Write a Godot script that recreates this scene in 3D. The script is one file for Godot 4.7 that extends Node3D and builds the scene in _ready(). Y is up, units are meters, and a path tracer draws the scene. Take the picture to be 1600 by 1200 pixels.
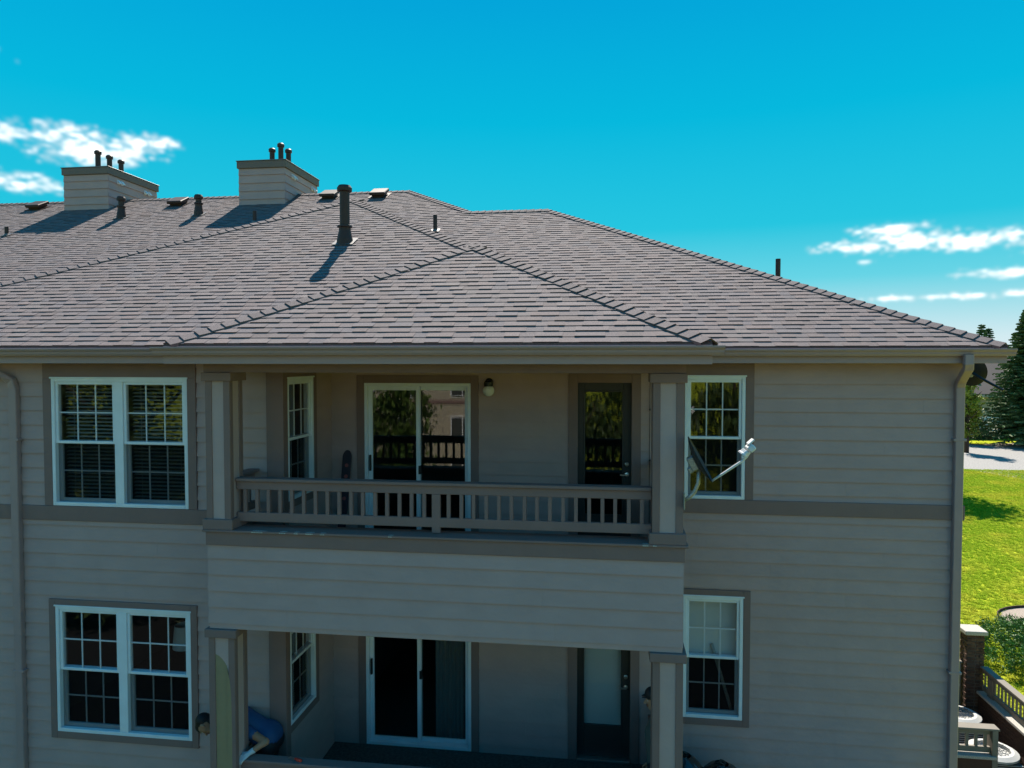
extends Node3D

# ---------------------------------------------------------------- constants
const H := 8.7            # height of the camera above the lawn
const ZB := -7.2          # face of the balcony
const ZL := -8.0          # left front wall
const ZR := -9.5          # recessed wall and right front wall
const XS := -3.82         # side wall of the recess
const XE := 4.33          # right end wall
const EY := 0.16          # eave height (all heights below are relative to H)
const UP := -2.51         # upper floor level
const LO := -5.36         # lower floor level
const CX := 0.177         # siding exposure
var M := {}
var rng := RandomNumberGenerator.new()
var bld: Node3D
var used := {}

# ---------------------------------------------------------------- node helpers
func begin() -> SurfaceTool:
	var st := SurfaceTool.new()
	st.begin(Mesh.PRIMITIVE_TRIANGLES)
	st.set_smooth_group(-1)
	st.set_color(Color(1, 1, 1))
	return st

func fin(st: SurfaceTool, called: String, m: Material, parent: Node3D = null) -> MeshInstance3D:
	st.generate_normals()
	return inst(st.commit(), called, m, parent)

func inst(mesh: Mesh, called: String, m: Material, parent: Node3D = null, t := Transform3D.IDENTITY) -> MeshInstance3D:
	var o := MeshInstance3D.new()
	o.mesh = mesh
	o.material_override = m
	var p: Node3D = parent if parent else self
	o.name = numbered(called) if p == self else called
	p.add_child(o, true)
	o.global_transform = t
	return o

func numbered(called: String) -> String:
	used[called] = used.get(called, 0) + 1
	return called if used[called] == 1 else "%s_%03d" % [called, used[called] - 1]

func thing(called: String, label: String, category: String, at := Vector3.ZERO, group := "") -> Node3D:
	var o := Node3D.new()
	o.name = numbered(called)
	add_child(o)
	o.position = at
	tag(o, label, category, group)
	return o

func tag(o: Node, label: String, category: String, group := "") -> void:
	o.set_meta("label", label)
	o.set_meta("category", category)
	if group != "":
		o.set_meta("group", group)

func structure(o: Node) -> void:
	o.set_meta("kind", "structure")

# ---------------------------------------------------------------- geometry helpers
func tri(st: SurfaceTool, a: Vector3, b: Vector3, c: Vector3) -> void:
	st.add_vertex(a); st.add_vertex(b); st.add_vertex(c)

func quad(st: SurfaceTool, a: Vector3, b: Vector3, c: Vector3, d: Vector3) -> void:
	tri(st, a, b, c); tri(st, a, c, d)

# box between two corners, optionally in a frame; ch is the chamfer of its edges
func box(st: SurfaceTool, lo: Vector3, hi: Vector3, ch := 0.0, t := Transform3D.IDENTITY) -> void:
	var c := (lo + hi) * 0.5
	var h := ((hi - lo) * 0.5).abs()
	if ch <= 0.0:
		for ax in 3:
			for s in [-1.0, 1.0]:
				var n := Vector3.ZERO; n[ax] = s * h[ax]
				var u := Vector3.ZERO; u[(ax + 1) % 3] = h[(ax + 1) % 3]
				var v := Vector3.ZERO; v[(ax + 2) % 3] = h[(ax + 2) % 3] * s
				quad(st, t * (c + n - u + v), t * (c + n + u + v), t * (c + n + u - v), t * (c + n - u - v))
		return
	var k := minf(ch, 0.45 * minf(h.x, minf(h.y, h.z)))
	var i := h - Vector3.ONE * k
	for ax in 3:
		var a1 := (ax + 1) % 3
		var a2 := (ax + 2) % 3
		for s in [-1.0, 1.0]:
			var n := Vector3.ZERO; n[ax] = s * h[ax]
			var u := Vector3.ZERO; u[a1] = i[a1]
			var v := Vector3.ZERO; v[a2] = i[a2] * s
			quad(st, t * (c + n - u + v), t * (c + n + u + v), t * (c + n + u - v), t * (c + n - u - v))
		for s1 in [-1.0, 1.0]:
			for s2 in [-1.0, 1.0]:
				var e := Vector3.ZERO; e[ax] = i[ax]
				var p := Vector3.ZERO; p[a1] = s1 * h[a1]; p[a2] = s2 * i[a2]
				var q := Vector3.ZERO; q[a1] = s1 * i[a1]; q[a2] = s2 * h[a2]
				if s1 * s2 > 0:
					quad(st, t * (c - e + p), t * (c - e + q), t * (c + e + q), t * (c + e + p))
				else:
					quad(st, t * (c - e + q), t * (c - e + p), t * (c + e + p), t * (c + e + q))
	for sx in [-1.0, 1.0]:
		for sy in [-1.0, 1.0]:
			for sz in [-1.0, 1.0]:
				var a := c + Vector3(sx * h.x, sy * i.y, sz * i.z)
				var b := c + Vector3(sx * i.x, sy * h.y, sz * i.z)
				var d := c + Vector3(sx * i.x, sy * i.y, sz * h.z)
				if sx * sy * sz > 0:
					tri(st, t * a, t * d, t * b)
				else:
					tri(st, t * a, t * b, t * d)

func bx(called: String, m: Material, parent: Node3D, lo: Vector3, hi: Vector3, ch := 0.0, t := Transform3D.IDENTITY) -> MeshInstance3D:
	var st := begin()
	box(st, lo, hi, ch, t)
	return fin(st, called, m, parent)

# polygon (convex, planar) with a thickness
func slab(st: SurfaceTool, pts: Array, off: Vector3) -> void:
	for i in range(1, pts.size() - 1):
		tri(st, pts[0], pts[i], pts[i + 1])
		tri(st, pts[0] + off, pts[i + 1] + off, pts[i] + off)
	for i in pts.size():
		var a: Vector3 = pts[i]
		var b: Vector3 = pts[(i + 1) % pts.size()]
		quad(st, a, b, b + off, a + off)

# surface of revolution round an axis from `at` along `axis`: profile of [radius, distance]
func lathe(st: SurfaceTool, at: Vector3, axis: Vector3, profile: Array, n := 16) -> void:
	var w := axis.normalized()
	var u := w.cross(Vector3(0.31, 0.2, 0.93)).normalized()
	var v := w.cross(u)
	st.set_smooth_group(1)
	for k in profile.size() - 1:
		var r0: float = profile[k][0]
		var r1: float = profile[k + 1][0]
		var p0 := at + w * float(profile[k][1])
		var p1 := at + w * float(profile[k + 1][1])
		st.set_smooth_group(k + 1)
		for i in n:
			var a := TAU * i / n
			var b := TAU * (i + 1) / n
			var da := u * cos(a) + v * sin(a)
			var db := u * cos(b) + v * sin(b)
			if r0 > 1e-5:
				tri(st, p0 + da * r0, p1 + db * r1, p0 + db * r0)
			if r1 > 1e-5:
				tri(st, p0 + da * r0, p1 + da * r1, p1 + db * r1)
	st.set_smooth_group(-1)

# tube along points with a radius at each
func tube(st: SurfaceTool, pts: Array, radii: Array, n := 8, flat := 1.0) -> void:
	st.set_smooth_group(1)
	var rings := []
	var u := Vector3.ZERO
	for i in pts.size():
		var a: Vector3 = pts[maxi(i - 1, 0)]
		var b: Vector3 = pts[mini(i + 1, pts.size() - 1)]
		var d := (b - a).normalized()
		if u == Vector3.ZERO:
			u = d.cross(Vector3(0.13, 0.11, 1) if absf(d.z) < 0.9 else Vector3(1, 0.1, 0)).normalized()
		u = (u - d * u.dot(d)).normalized()
		var v := d.cross(u)
		var ring := []
		for k in n:
			var an := TAU * k / n
			ring.append(pts[i] + (u * cos(an) + v * sin(an) * flat) * float(radii[i]))
		rings.append(ring)
	for i in pts.size() - 1:
		for k in n:
			var k2 := (k + 1) % n
			quad(st, rings[i][k], rings[i + 1][k], rings[i + 1][k2], rings[i][k2])
	for e in [0, pts.size() - 1]:
		for k in range(1, n - 1):
			if e == 0:
				tri(st, rings[e][0], rings[e][k], rings[e][k + 1])
			else:
				tri(st, rings[e][0], rings[e][k + 1], rings[e][k])
	st.set_smooth_group(-1)

# profile in (y, z) carried along x
func extrude_x(st: SurfaceTool, prof: Array, x0: float, x1: float, caps := true) -> void:
	for i in prof.size():
		var a: Vector2 = prof[i]
		var b: Vector2 = prof[(i + 1) % prof.size()]
		quad(st, Vector3(x0, a.x, a.y), Vector3(x1, a.x, a.y), Vector3(x1, b.x, b.y), Vector3(x0, b.x, b.y))
	if caps:
		var poly := PackedVector2Array(prof)
		var ids := Geometry2D.triangulate_polygon(poly)
		for x in [x0, x1]:
			for k in range(0, ids.size(), 3):
				tri(st, Vector3(x, poly[ids[k]].x, poly[ids[k]].y), Vector3(x, poly[ids[k + 1]].x, poly[ids[k + 1]].y), Vector3(x, poly[ids[k + 2]].x, poly[ids[k + 2]].y))

# ---------------------------------------------------------------- materials
func noise_image(size: int, freq: float, lo: float, hi: float, sd: int, octaves := 4) -> Image:
	var n := FastNoiseLite.new()
	n.seed = sd
	n.noise_type = FastNoiseLite.TYPE_SIMPLEX_SMOOTH
	n.frequency = freq
	n.fractal_octaves = octaves
	var im := n.get_seamless_image(size, size)
	im.convert(Image.FORMAT_RGB8)
	for y in size:
		for x in size:
			var v := lerpf(lo, hi, im.get_pixel(x, y).r)
			im.set_pixel(x, y, Color(v, v, v))
	return im

func tex(im: Image) -> ImageTexture:
	im.generate_mipmaps()
	return ImageTexture.create_from_image(im)

func mat(c: Color, rough := 0.8, t: Texture2D = null, scale := Vector3.ONE, nrm: Texture2D = null, nscale := 0.4) -> StandardMaterial3D:
	var m := StandardMaterial3D.new()
	m.albedo_color = c.linear_to_srgb()
	m.roughness = rough
	m.metallic_specular = 0.4
	if t or nrm:
		m.uv1_triplanar = true
		m.uv1_world_triplanar = true
		m.uv1_scale = scale
	if t:
		m.albedo_texture = t
	if nrm:
		m.normal_enabled = true
		m.normal_texture = nrm
		m.normal_scale = nscale
	return m

func make_materials() -> void:
	var soft := noise_image(256, 0.012, 0.955, 1.0, 3)
	var fine := noise_image(256, 0.09, 0.62, 1.0, 7, 3)
	var grit := noise_image(256, 0.28, 0.45, 1.0, 11, 2)
	var grain_n := noise_image(256, 0.05, 0.0, 1.0, 15, 4)
	grain_n.bump_map_to_normal_map(2.0)
	var grit_n := noise_image(256, 0.25, 0.0, 1.0, 17, 2)
	grit_n.bump_map_to_normal_map(3.0)
	var ts := tex(soft)
	var tf := tex(fine)
	var tg := tex(grit)
	var tn := tex(grain_n)
	var tgn := tex(grit_n)
	for i in 4:
		var k: float = [1.0, 0.98, 1.018, 0.992][i]
		M["siding%d" % i] = mat(Color(0.44, 0.305, 0.292) * k, 0.72, ts, Vector3(0.55, 0.9, 0.55), tn, 0.25)
	M.panel = mat(Color(0.47, 0.335, 0.32), 0.7, ts, Vector3(0.6, 0.6, 0.6), tn, 0.2)
	M.trim = mat(Color(0.235, 0.15, 0.14), 0.7, ts, Vector3(0.5, 0.5, 0.5), tn, 0.2)
	M.gutter = mat(Color(0.38, 0.262, 0.262), 0.42, ts, Vector3(0.35, 0.8, 0.35))
	M.sheath = mat(Color(0.2, 0.18, 0.16), 0.9)
	M.white = mat(Color(0.76, 0.79, 0.85), 0.35, ts, Vector3(0.8, 0.8, 0.8))
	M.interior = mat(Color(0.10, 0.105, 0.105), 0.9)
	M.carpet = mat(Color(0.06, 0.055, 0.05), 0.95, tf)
	M.deck = mat(Color(0.13, 0.125, 0.12), 0.8, tf, Vector3(0.8, 0.8, 0.8))
	M.door = mat(Color(0.045, 0.04, 0.038), 0.45, ts)
	M.steel = mat(Color(0.55, 0.54, 0.52), 0.3); M.steel.metallic = 0.9
	M.galv = mat(Color(0.55, 0.56, 0.57), 0.45, tf, Vector3(3, 3, 3)); M.galv.metallic = 0.55
	M.vent = mat(Color(0.075, 0.042, 0.036), 0.55, tf, Vector3(2, 2, 2))
	M.flash = mat(Color(0.24, 0.235, 0.24), 0.5, tf, Vector3(3, 3, 3)); M.flash.metallic = 0.4
	M.shingle = mat(Color(1, 1, 1), 0.95, tg, Vector3(5, 5, 5), tgn, 0.8); M.shingle.vertex_color_use_as_albedo = true
	M.cap = mat(Color(1, 1, 1), 0.95, tg, Vector3(5, 5, 5), tgn, 0.8)
	M.cap2 = mat(Color(1, 1, 1), 0.95, tg, Vector3(5, 5, 5), tgn, 0.8)
	M.cap3 = mat(Color(1, 1, 1), 0.95, tg, Vector3(5, 5, 5), tgn, 0.8)
	for c in [M.cap, M.cap2, M.cap3]:
		c.vertex_color_use_as_albedo = true
	M.capmetal = mat(Color(0.34, 0.27, 0.24), 0.75, tg, Vector3(1.5, 1.5, 1.5))
	M.globe = mat(Color(0.72, 0.71, 0.68), 0.25)
	M.black = mat(Color(0.018, 0.018, 0.019), 0.4)
	M.dish = mat(Color(0.022, 0.024, 0.028), 0.5, ts)
	M.dishwhite = mat(Color(0.62, 0.63, 0.65), 0.35)
	M.blind = mat(Color(0.62, 0.63, 0.62), 0.6); M.blind.backlight_enabled = true; M.blind.backlight = Color(0.2, 0.2, 0.2)
	M.slat = mat(Color(0.30, 0.29, 0.27), 0.6)
	M.curtain = mat(Color(0.30, 0.36, 0.36), 0.9, tf, Vector3(3, 3, 3))
	M.olive = mat(Color(0.31, 0.235, 0.14), 0.85, ts, Vector3(1.6, 1.6, 1.6))
	M.glass = mat(Color(0.02, 0.025, 0.025, 1), 0.0)
	M.glass.metallic_specular = 0.9
	M.glass.transparency = BaseMaterial3D.TRANSPARENCY_ALPHA
	M.glass.albedo_color = Color(0.03, 0.04, 0.04, 0.12)
	M.screen = mat(Color(0.01, 0.012, 0.014), 1.0)
	M.screen.metallic_specular = 0.0
	M.screen.transparency = BaseMaterial3D.TRANSPARENCY_ALPHA
	M.screen.albedo_color = Color(0.07, 0.09, 0.10, 0.5)
	M.bag = mat(Color(0.012, 0.016, 0.016), 0.22)
	M.bag.metallic_specular = 0.6
	M.lawn = mat(Color(0.34, 0.385, 0.028), 0.95, ts, Vector3(0.09, 0.09, 0.09), tgn, 0.6)
	M.lawn.metallic_specular = 0.05
	M.lawn.detail_enabled = true
	M.lawn.detail_albedo = tf
	M.lawn.detail_blend_mode = BaseMaterial3D.BLEND_MODE_MUL
	M.lawn.detail_mask = tex(Image.create_empty(4, 4, false, Image.FORMAT_RGB8))
	M.leaf = mat(Color(1, 1, 1), 0.55); M.leaf.vertex_color_use_as_albedo = true
	M.leaf.backlight_enabled = true; M.leaf.backlight = Color(0.10, 0.12, 0.03)
	M.needle = mat(Color(1, 1, 1), 0.6); M.needle.vertex_color_use_as_albedo = true
	M.needle.backlight_enabled = true; M.needle.backlight = Color(0.2, 0.25, 0.1)
	M.grass = mat(Color(1, 1, 1), 0.7); M.grass.vertex_color_use_as_albedo = true
	M.grass.metallic_specular = 0.1; M.grass.backlight_enabled = true; M.grass.backlight = Color(0.35, 0.4, 0.1)
	M.bark = mat(Color(0.085, 0.06, 0.045), 0.95, tf, Vector3(2, 2, 2))
	M.concrete = mat(Color(0.40, 0.385, 0.37), 0.9, tf, Vector3(0.3, 0.3, 0.3))
	M.asphalt = mat(Color(0.045, 0.047, 0.05), 0.9, tg, Vector3(1, 1, 1))
	M.gravel = mat(Color(0.66, 0.55, 0.46), 0.95, tg, Vector3(1.3, 1.3, 1.3), tgn, 1.0)
	M.brick0 = mat(Color(0.16, 0.085, 0.062), 0.9, tg, Vector3(3, 3, 3))
	M.brick1 = mat(Color(0.13, 0.072, 0.055), 0.9, tg, Vector3(3, 3, 3))
	M.brick2 = mat(Color(0.20, 0.115, 0.08), 0.9, tg, Vector3(3, 3, 3))
	M.mortar = mat(Color(0.24, 0.21, 0.185), 0.95, tg, Vector3(3, 3, 3))
	M.stone = mat(Color(0.60, 0.575, 0.53), 0.85, tf, Vector3(2, 2, 2))
	M.wood = mat(Color(0.20, 0.178, 0.15), 0.75, ts)
	M.ac = mat(Color(0.46, 0.47, 0.46), 0.5, ts)
	M.acdark = mat(Color(0.05, 0.055, 0.055), 0.6)
	M.tanwall = mat(Color(0.44, 0.39, 0.31), 0.85, ts, Vector3(0.3, 0.3, 0.3))
	M.farroof = mat(Color(0.15, 0.13, 0.125), 0.95, tg, Vector3(1, 1, 1))
	M.carpaint = mat(Color(0.55, 0.56, 0.57), 0.3); M.carpaint.metallic = 0.3; M.carpaint.clearcoat_enabled = true
	M.rubber = mat(Color(0.03, 0.03, 0.03), 0.9)
	M.skin = mat(Color(1, 1, 1), 0.6); M.skin.vertex_color_use_as_albedo = true
	M.red = mat(Color(0.55, 0.05, 0.03), 0.5)
	M.boardart = mat(Color(0.03, 0.024, 0.04), 0.4)
	M.boardpink = mat(Color(0.30, 0.08, 0.08), 0.5)

# ---------------------------------------------------------------- sky
func sky_image() -> Image:
	var w := 2048
	var h := 1024
	var im := Image.create_empty(w, h, false, Image.FORMAT_RGBF)
	var n := FastNoiseLite.new()
	n.seed = 5; n.noise_type = FastNoiseLite.TYPE_SIMPLEX_SMOOTH; n.frequency = 1.0; n.fractal_octaves = 5; n.fractal_gain = 0.55
	# elevation in degrees -> linear sky colour
	var key := [[-90.0, Color(0.16, 0.15, 0.12)], [-3.0, Color(0.30, 0.34, 0.32)], [0.0, Color(0.72, 0.88, 0.92)], [1.5, Color(0.66, 0.84, 0.89)], [3.3, Color(0.44, 0.77, 0.85)], [6.0, Color(0.14, 0.67, 0.80)],
		[10.0, Color(0.02, 0.57, 0.755)], [18.0, Color(0.002, 0.485, 0.735)], [27.0, Color(0.001, 0.37, 0.705)], [45.0, Color(0.001, 0.27, 0.62)], [90.0, Color(0.002, 0.2, 0.54)]]
	# wisps: azimuth and elevation of the centre, half widths, in degrees (azimuth 0 = straight at the wall, positive to the right)
	var wisps := [[-42.8, 14.5, 1.5, 0.62], [-38.4, 13.7, 3.0, 0.8], [-39.2, 14.6, 2.2, 0.8], [-37.0, 14.3, 3.0, 0.8], [-34.7, 15.0, 2.2, 0.42], [-42.2, 11.4, 2.3, 0.62],
		[18.6, 8.0, 3.0, 0.55], [20.8, 8.1, 3.6, 0.72], [25.8, 7.9, 4.2, 0.62], [20.2, 9.1, 2.4, 0.36], [18.5, 6.9, 0.5, 0.13], [26.6, 5.7, 2.6, 0.3], [22.8, 4.26, 3.6, 0.2], [28.2, 4.35, 1.4, 0.24], [33.0, 7.0, 4.0, 0.9]]
	var r := RandomNumberGenerator.new(); r.seed = 77
	for k in 60:
		var az := r.randf_range(48.0, 305.0)
		wisps.append([az if az <= 180.0 else az - 360.0, r.randf_range(4.0, 26.0), r.randf_range(3.0, 9.0), r.randf_range(0.6, 2.2)])
	for y in h:
		var el := 90.0 - 180.0 * (y + 0.5) / h
		var base: Color = key[0][1]
		for k in key.size() - 1:
			if el >= key[k][0] and el <= key[k + 1][0]:
				base = (key[k][1] as Color).lerp(key[k + 1][1], (el - key[k][0]) / (key[k + 1][0] - key[k][0]))
		var row := []
		for c in wisps:
			if absf(el - c[1]) < c[3] * 2.2:
				row.append(c)
		im.fill_rect(Rect2i(0, y, w, 1), base)
		if row.is_empty() or el < -2.0:
			continue
		for x in w:
			var az := 360.0 * (x + 0.5) / w
			if az > 180.0:
				az -= 360.0
			var d := 0.0
			for c in row:
				var da := absf(az - c[0])
				da = minf(da, 360.0 - da) / c[2]
				if da < 2.2:
					var de: float = (el - c[1]) / c[3]
					# wisps are flatter below than above
					var q := da * da + de * de * (1.6 if de < 0.0 else 1.0)
					d = maxf(d, 1.0 - q * 0.42)
			if d > 0.0:
				var p := Vector2(az * 0.30, el * 1.15)
				var f := n.get_noise_2d(p.x + el * 0.12, p.y) * 0.6 + n.get_noise_2d(p.x * 3.6, p.y * 3.4 + 9.0) * 0.7
				var a := smoothstep(0.24, 1.3, d * 0.98 + f * 1.05)
				im.set_pixel(x, y, base.lerp(Color(0.97, 0.97, 0.97), a * 0.96) + Color(0.8, 0.8, 0.82) * pow(a, 3.0))
	return im

# ---------------------------------------------------------------- walls
# u, v rectangle minus holes -> list of rectangles [u0, v0, u1, v1]
func cut(u0: float, v0: float, u1: float, v1: float, holes: Array) -> Array:
	var us := [u0, u1]
	for h in holes:
		if h[1] < v1 and h[3] > v0:
			for e in [h[0], h[2]]:
				if e > u0 and e < u1:
					us.append(e)
	us.sort()
	var out := []
	for i in us.size() - 1:
		var a: float = us[i]
		var b: float = us[i + 1]
		if b - a < 0.004:
			continue
		var spans := [[v0, v1]]
		for h in holes:
			if h[0] < b - 0.001 and h[2] > a + 0.001:
				var nxt := []
				for s in spans:
					if h[3] <= s[0] or h[1] >= s[1]:
						nxt.append(s)
						continue
					if h[1] - s[0] > 0.004:
						nxt.append([s[0], h[1]])
					if s[1] - h[3] > 0.004:
						nxt.append([h[3], s[1]])
				spans = nxt
		for s in spans:
			out.append([a, s[0], b, s[1]])
	# join neighbours with the same span
	var joined := []
	for r in out:
		var done := false
		for j in joined:
			if absf(j[2] - r[0]) < 0.001 and absf(j[1] - r[1]) < 0.001 and absf(j[3] - r[3]) < 0.001:
				j[2] = r[2]
				done = true
				break
		if not done:
			joined.append(r)
	return joined

# wall: solid sheathing with openings, then lap boards, each one a piece
func wall(t: Transform3D, u0: float, v0: float, u1: float, v1: float, holes: Array, boards_from: float, thick := 0.16, joint := 3.66, lapped := true) -> MeshInstance3D:
	var st := begin()
	for r in cut(u0, v0, u1, v1, holes):
		box(st, Vector3(r[0], r[1], -thick), Vector3(r[2], r[3], 0.0), 0.0, t)
	var w := fin(st, "wall", M.sheath, bld)
	if not lapped:
		return w
	var grown := []
	for h in holes:
		grown.append([h[0] - 0.02, h[1] - 0.02, h[2] + 0.02, h[3] + 0.02])
	var k := 0
	var v := boards_from
	while v < v1 - 0.01:
		var vt := minf(v + CX + 0.012, v1)
		var breaks := [u0]
		var x := u0 + fposmod(k * 1.37 + 0.9, joint)
		while x < u1 - 0.3:
			if x > u0 + 0.3:
				breaks.append(x)
			x += joint
		breaks.append(u1)
		for i in breaks.size() - 1:
			for r in cut(breaks[i] + (0.0006 if i > 0 else 0.0), v, breaks[i + 1] - 0.0006, vt, grown):
				lap_board(w, t, r[0], r[1], r[2], r[3], v, k)
		v += CX
		k += 1
	return w

func lap_board(w: Node3D, t: Transform3D, a: float, va: float, b: float, vb: float, v: float, k: int) -> void:
	var st := begin()
	var pa := lerpf(0.023, 0.004, (va - v) / CX)
	var pb := lerpf(0.023, 0.004, (vb - v) / CX)
	var q := [Vector3(a, va, pa), Vector3(b, va, pa), Vector3(b, vb, pb), Vector3(a, vb, pb), Vector3(a, va, 0.001), Vector3(b, va, 0.001), Vector3(b, vb, 0.001), Vector3(a, vb, 0.001)]
	for i in 8:
		q[i] = t * (q[i] as Vector3)
	quad(st, q[3], q[2], q[1], q[0])
	quad(st, q[0], q[1], q[5], q[4])
	quad(st, q[3], q[7], q[6], q[2])
	quad(st, q[0], q[4], q[7], q[3])
	quad(st, q[1], q[2], q[6], q[5])
	fin(st, "siding_board", M["siding%d" % ((k * 7 + int(absf(a) * 3.0)) % 4)], w)

# frame of four bars in (u, v) with depth w0..w1
func bars(st: SurfaceTool, t: Transform3D, u0: float, v0: float, u1: float, v1: float, wd: float, w0: float, w1: float, ch := 0.004) -> void:
	box(st, Vector3(u0, v0, w0), Vector3(u0 + wd, v1, w1), ch, t)
	box(st, Vector3(u1 - wd, v0, w0), Vector3(u1, v1, w1), ch, t)
	box(st, Vector3(u0 + wd, v1 - wd, w0), Vector3(u1 - wd, v1, w1), ch, t)
	box(st, Vector3(u0 + wd, v0, w0), Vector3(u1 - wd, v0 + wd, w1), ch, t)

func pane(t: Transform3D, u0: float, v0: float, u1: float, v1: float, w: float, parent: Node3D, tilt := 0.0, double := false) -> void:
	var st := begin()
	quad(st, t * Vector3(u0, v1, w), t * Vector3(u1, v1, w), t * Vector3(u1, v0, w + tilt), t * Vector3(u0, v0, w + tilt))
	fin(st, "pane", M.glass, parent)
	if double:
		st = begin()
		w -= 0.014
		tilt *= -0.7
		quad(st, t * Vector3(u0, v1, w), t * Vector3(u1, v1, w), t * Vector3(u1, v0, w + tilt), t * Vector3(u0, v0, w + tilt))
		fin(st, "inner_pane", M.glass, parent)

func grid_bars(t: Transform3D, u0: float, v0: float, u1: float, v1: float, w: float, parent: Node3D) -> void:
	for i in 2:
		var u := lerpf(u0, u1, (i + 1) / 3.0)
		bx("muntin", M.white, parent, Vector3(u - 0.008, v0, w - 0.006), Vector3(u + 0.008, v1, w + 0.004), 0.0, t)
	var v := (v0 + v1) * 0.5
	bx("muntin", M.white, parent, Vector3(u0, v - 0.0085, w - 0.0055), Vector3(u1, v + 0.0085, w + 0.0045), 0.0, t)

# single or twin double hung window
func window(t: Transform3D, u0: float, v0: float, u1: float, v1: float, twin := false, double := false) -> MeshInstance3D:
	var st := begin()
	bars(st, t, u0, v0, u1, v1, 0.045, -0.09, 0.03)
	box(st, Vector3(u0 - 0.012, v1 - 0.006, -0.01), Vector3(u1 + 0.012, v1 + 0.014, 0.042), 0.003, t)
	var units := [[u0 + 0.045, u1 - 0.045]]
	if twin:
		var c := (u0 + u1) * 0.5
		box(st, Vector3(c - 0.058, v0 + 0.045, -0.09), Vector3(c + 0.058, v1 - 0.045, 0.028), 0.004, t)
		units = [[u0 + 0.045, c - 0.058], [c + 0.058, u1 - 0.045]]
	var w := fin(st, "window", M.white, bld)
	var mid := (v0 + v1) * 0.5
	for n in units:
		var a: float = n[0]
		var b: float = n[1]
		var top := v1 - 0.045
		var bot := v0 + 0.045
		st = begin()
		bars(st, t, a, mid - 0.018, b, top, 0.034, -0.035, 0.012)
		fin(st, "upper_sash", M.white, w)
		st = begin()
		bars(st, t, a, bot, b, mid + 0.016, 0.042, -0.075, -0.040)
		fin(st, "lower_sash", M.white, w)
		pane(t, a + 0.034, mid + 0.016, b - 0.034, top - 0.034, -0.012, w, 0.001, double)
		pane(t, a + 0.042, bot + 0.042, b - 0.042, mid - 0.026, -0.058, w, -0.001, double)
		# insect screen over the lower half
		st = begin()
		quad(st, t * Vector3(a + 0.002, mid - 0.02, -0.022), t * Vector3(b - 0.002, mid - 0.02, -0.022), t * Vector3(b - 0.002, bot, -0.022), t * Vector3(a + 0.002, bot, -0.022))
		fin(st, "insect_screen", M.screen, w)
		grid_bars(t, a + 0.034, mid + 0.016, b - 0.034, top - 0.034, -0.020, w)
		grid_bars(t, a + 0.042, bot + 0.042, b - 0.042, mid - 0.026, -0.066, w)
	return w

func blind_slats(t: Transform3D, u0: float, v0: float, u1: float, v1: float, parent: Node3D, step := 0.046) -> void:
	var st := begin()
	var v := v0
	while v < v1:
		var f := t * Transform3D(Basis(Vector3.RIGHT, 0.32), Vector3((u0 + u1) * 0.5, v, -0.15))
		box(st, Vector3(-(u1 - u0) * 0.5, -0.001, -0.022), Vector3((u1 - u0) * 0.5, 0.001, 0.022), 0.0, f)
		v += step
	for u in [u0 + 0.12, u1 - 0.12]:
		box(st, Vector3(u - 0.002, v0, -0.128), Vector3(u + 0.002, v1, -0.126), 0.0, t)
	box(st, Vector3(u0, v1, -0.175), Vector3(u1, v1 + 0.04, -0.125), 0.0, t)
	fin(st, "blind", M.slat, parent)

# surround boards of a window
func surround(t: Transform3D, u0: float, v0: float, u1: float, v1: float, wd: float, sides := "lrtb") -> void:
	var lo := v0 - (wd if "b" in sides else 0.0)
	var hi := v1 + (wd if "t" in sides else 0.0)
	if "l" in sides:
		bx("trim_board", M.trim, bld, Vector3(u0 - wd, lo, 0.0), Vector3(u0 - 0.001, hi, 0.034), 0.003, t)
	if "r" in sides:
		bx("trim_board", M.trim, bld, Vector3(u1 + 0.001, lo, 0.0), Vector3(u1 + wd, hi, 0.034), 0.003, t)
	if "t" in sides:
		bx("trim_board", M.trim, bld, Vector3(u0, v1 + 0.0, 0.0), Vector3(u1, v1 + wd, 0.0335), 0.003, t)
	if "b" in sides:
		bx("trim_board", M.trim, bld, Vector3(u0, v0 - wd, 0.0), Vector3(u1, v0, 0.0335), 0.003, t)

func sliding_door(t: Transform3D, u0: float, v0: float, u1: float, v1: float) -> MeshInstance3D:
	var st := begin()
	bars(st, t, u0, v0, u1, v1, 0.045, -0.11, 0.03)
	var w := fin(st, "sliding_door", M.white, bld)
	var c := (u0 + u1) * 0.5
	for k in 2:
		var a: float = [u0 + 0.045, c - 0.03][k]
		var b: float = [c + 0.03, u1 - 0.045][k]
		var z0: float = [-0.05, -0.10][k]
		st = begin()
		bars(st, t, a, v0 + 0.046, b, v1 - 0.046, 0.055, z0, z0 + 0.035)
		fin(st, "door_panel", M.white, w)
		pane(t, a + 0.055, v0 + 0.101, b - 0.055, v1 - 0.101, z0 + 0.018, w, 0.002 * (1 - 2 * k), true)
	st = begin()
	box(st, Vector3(u0 + 0.062, v0 + 0.98, -0.015), Vector3(u0 + 0.085, v0 + 1.2, 0.022), 0.004, t)
	fin(st, "handle", M.black, w)
	st = begin()
	box(st, Vector3(c + 0.005, v0 + 0.94, -0.06), Vector3(c + 0.04, v0 + 1.06, -0.012), 0.004, t)
	fin(st, "latch", M.black, w)
	return w

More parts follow.
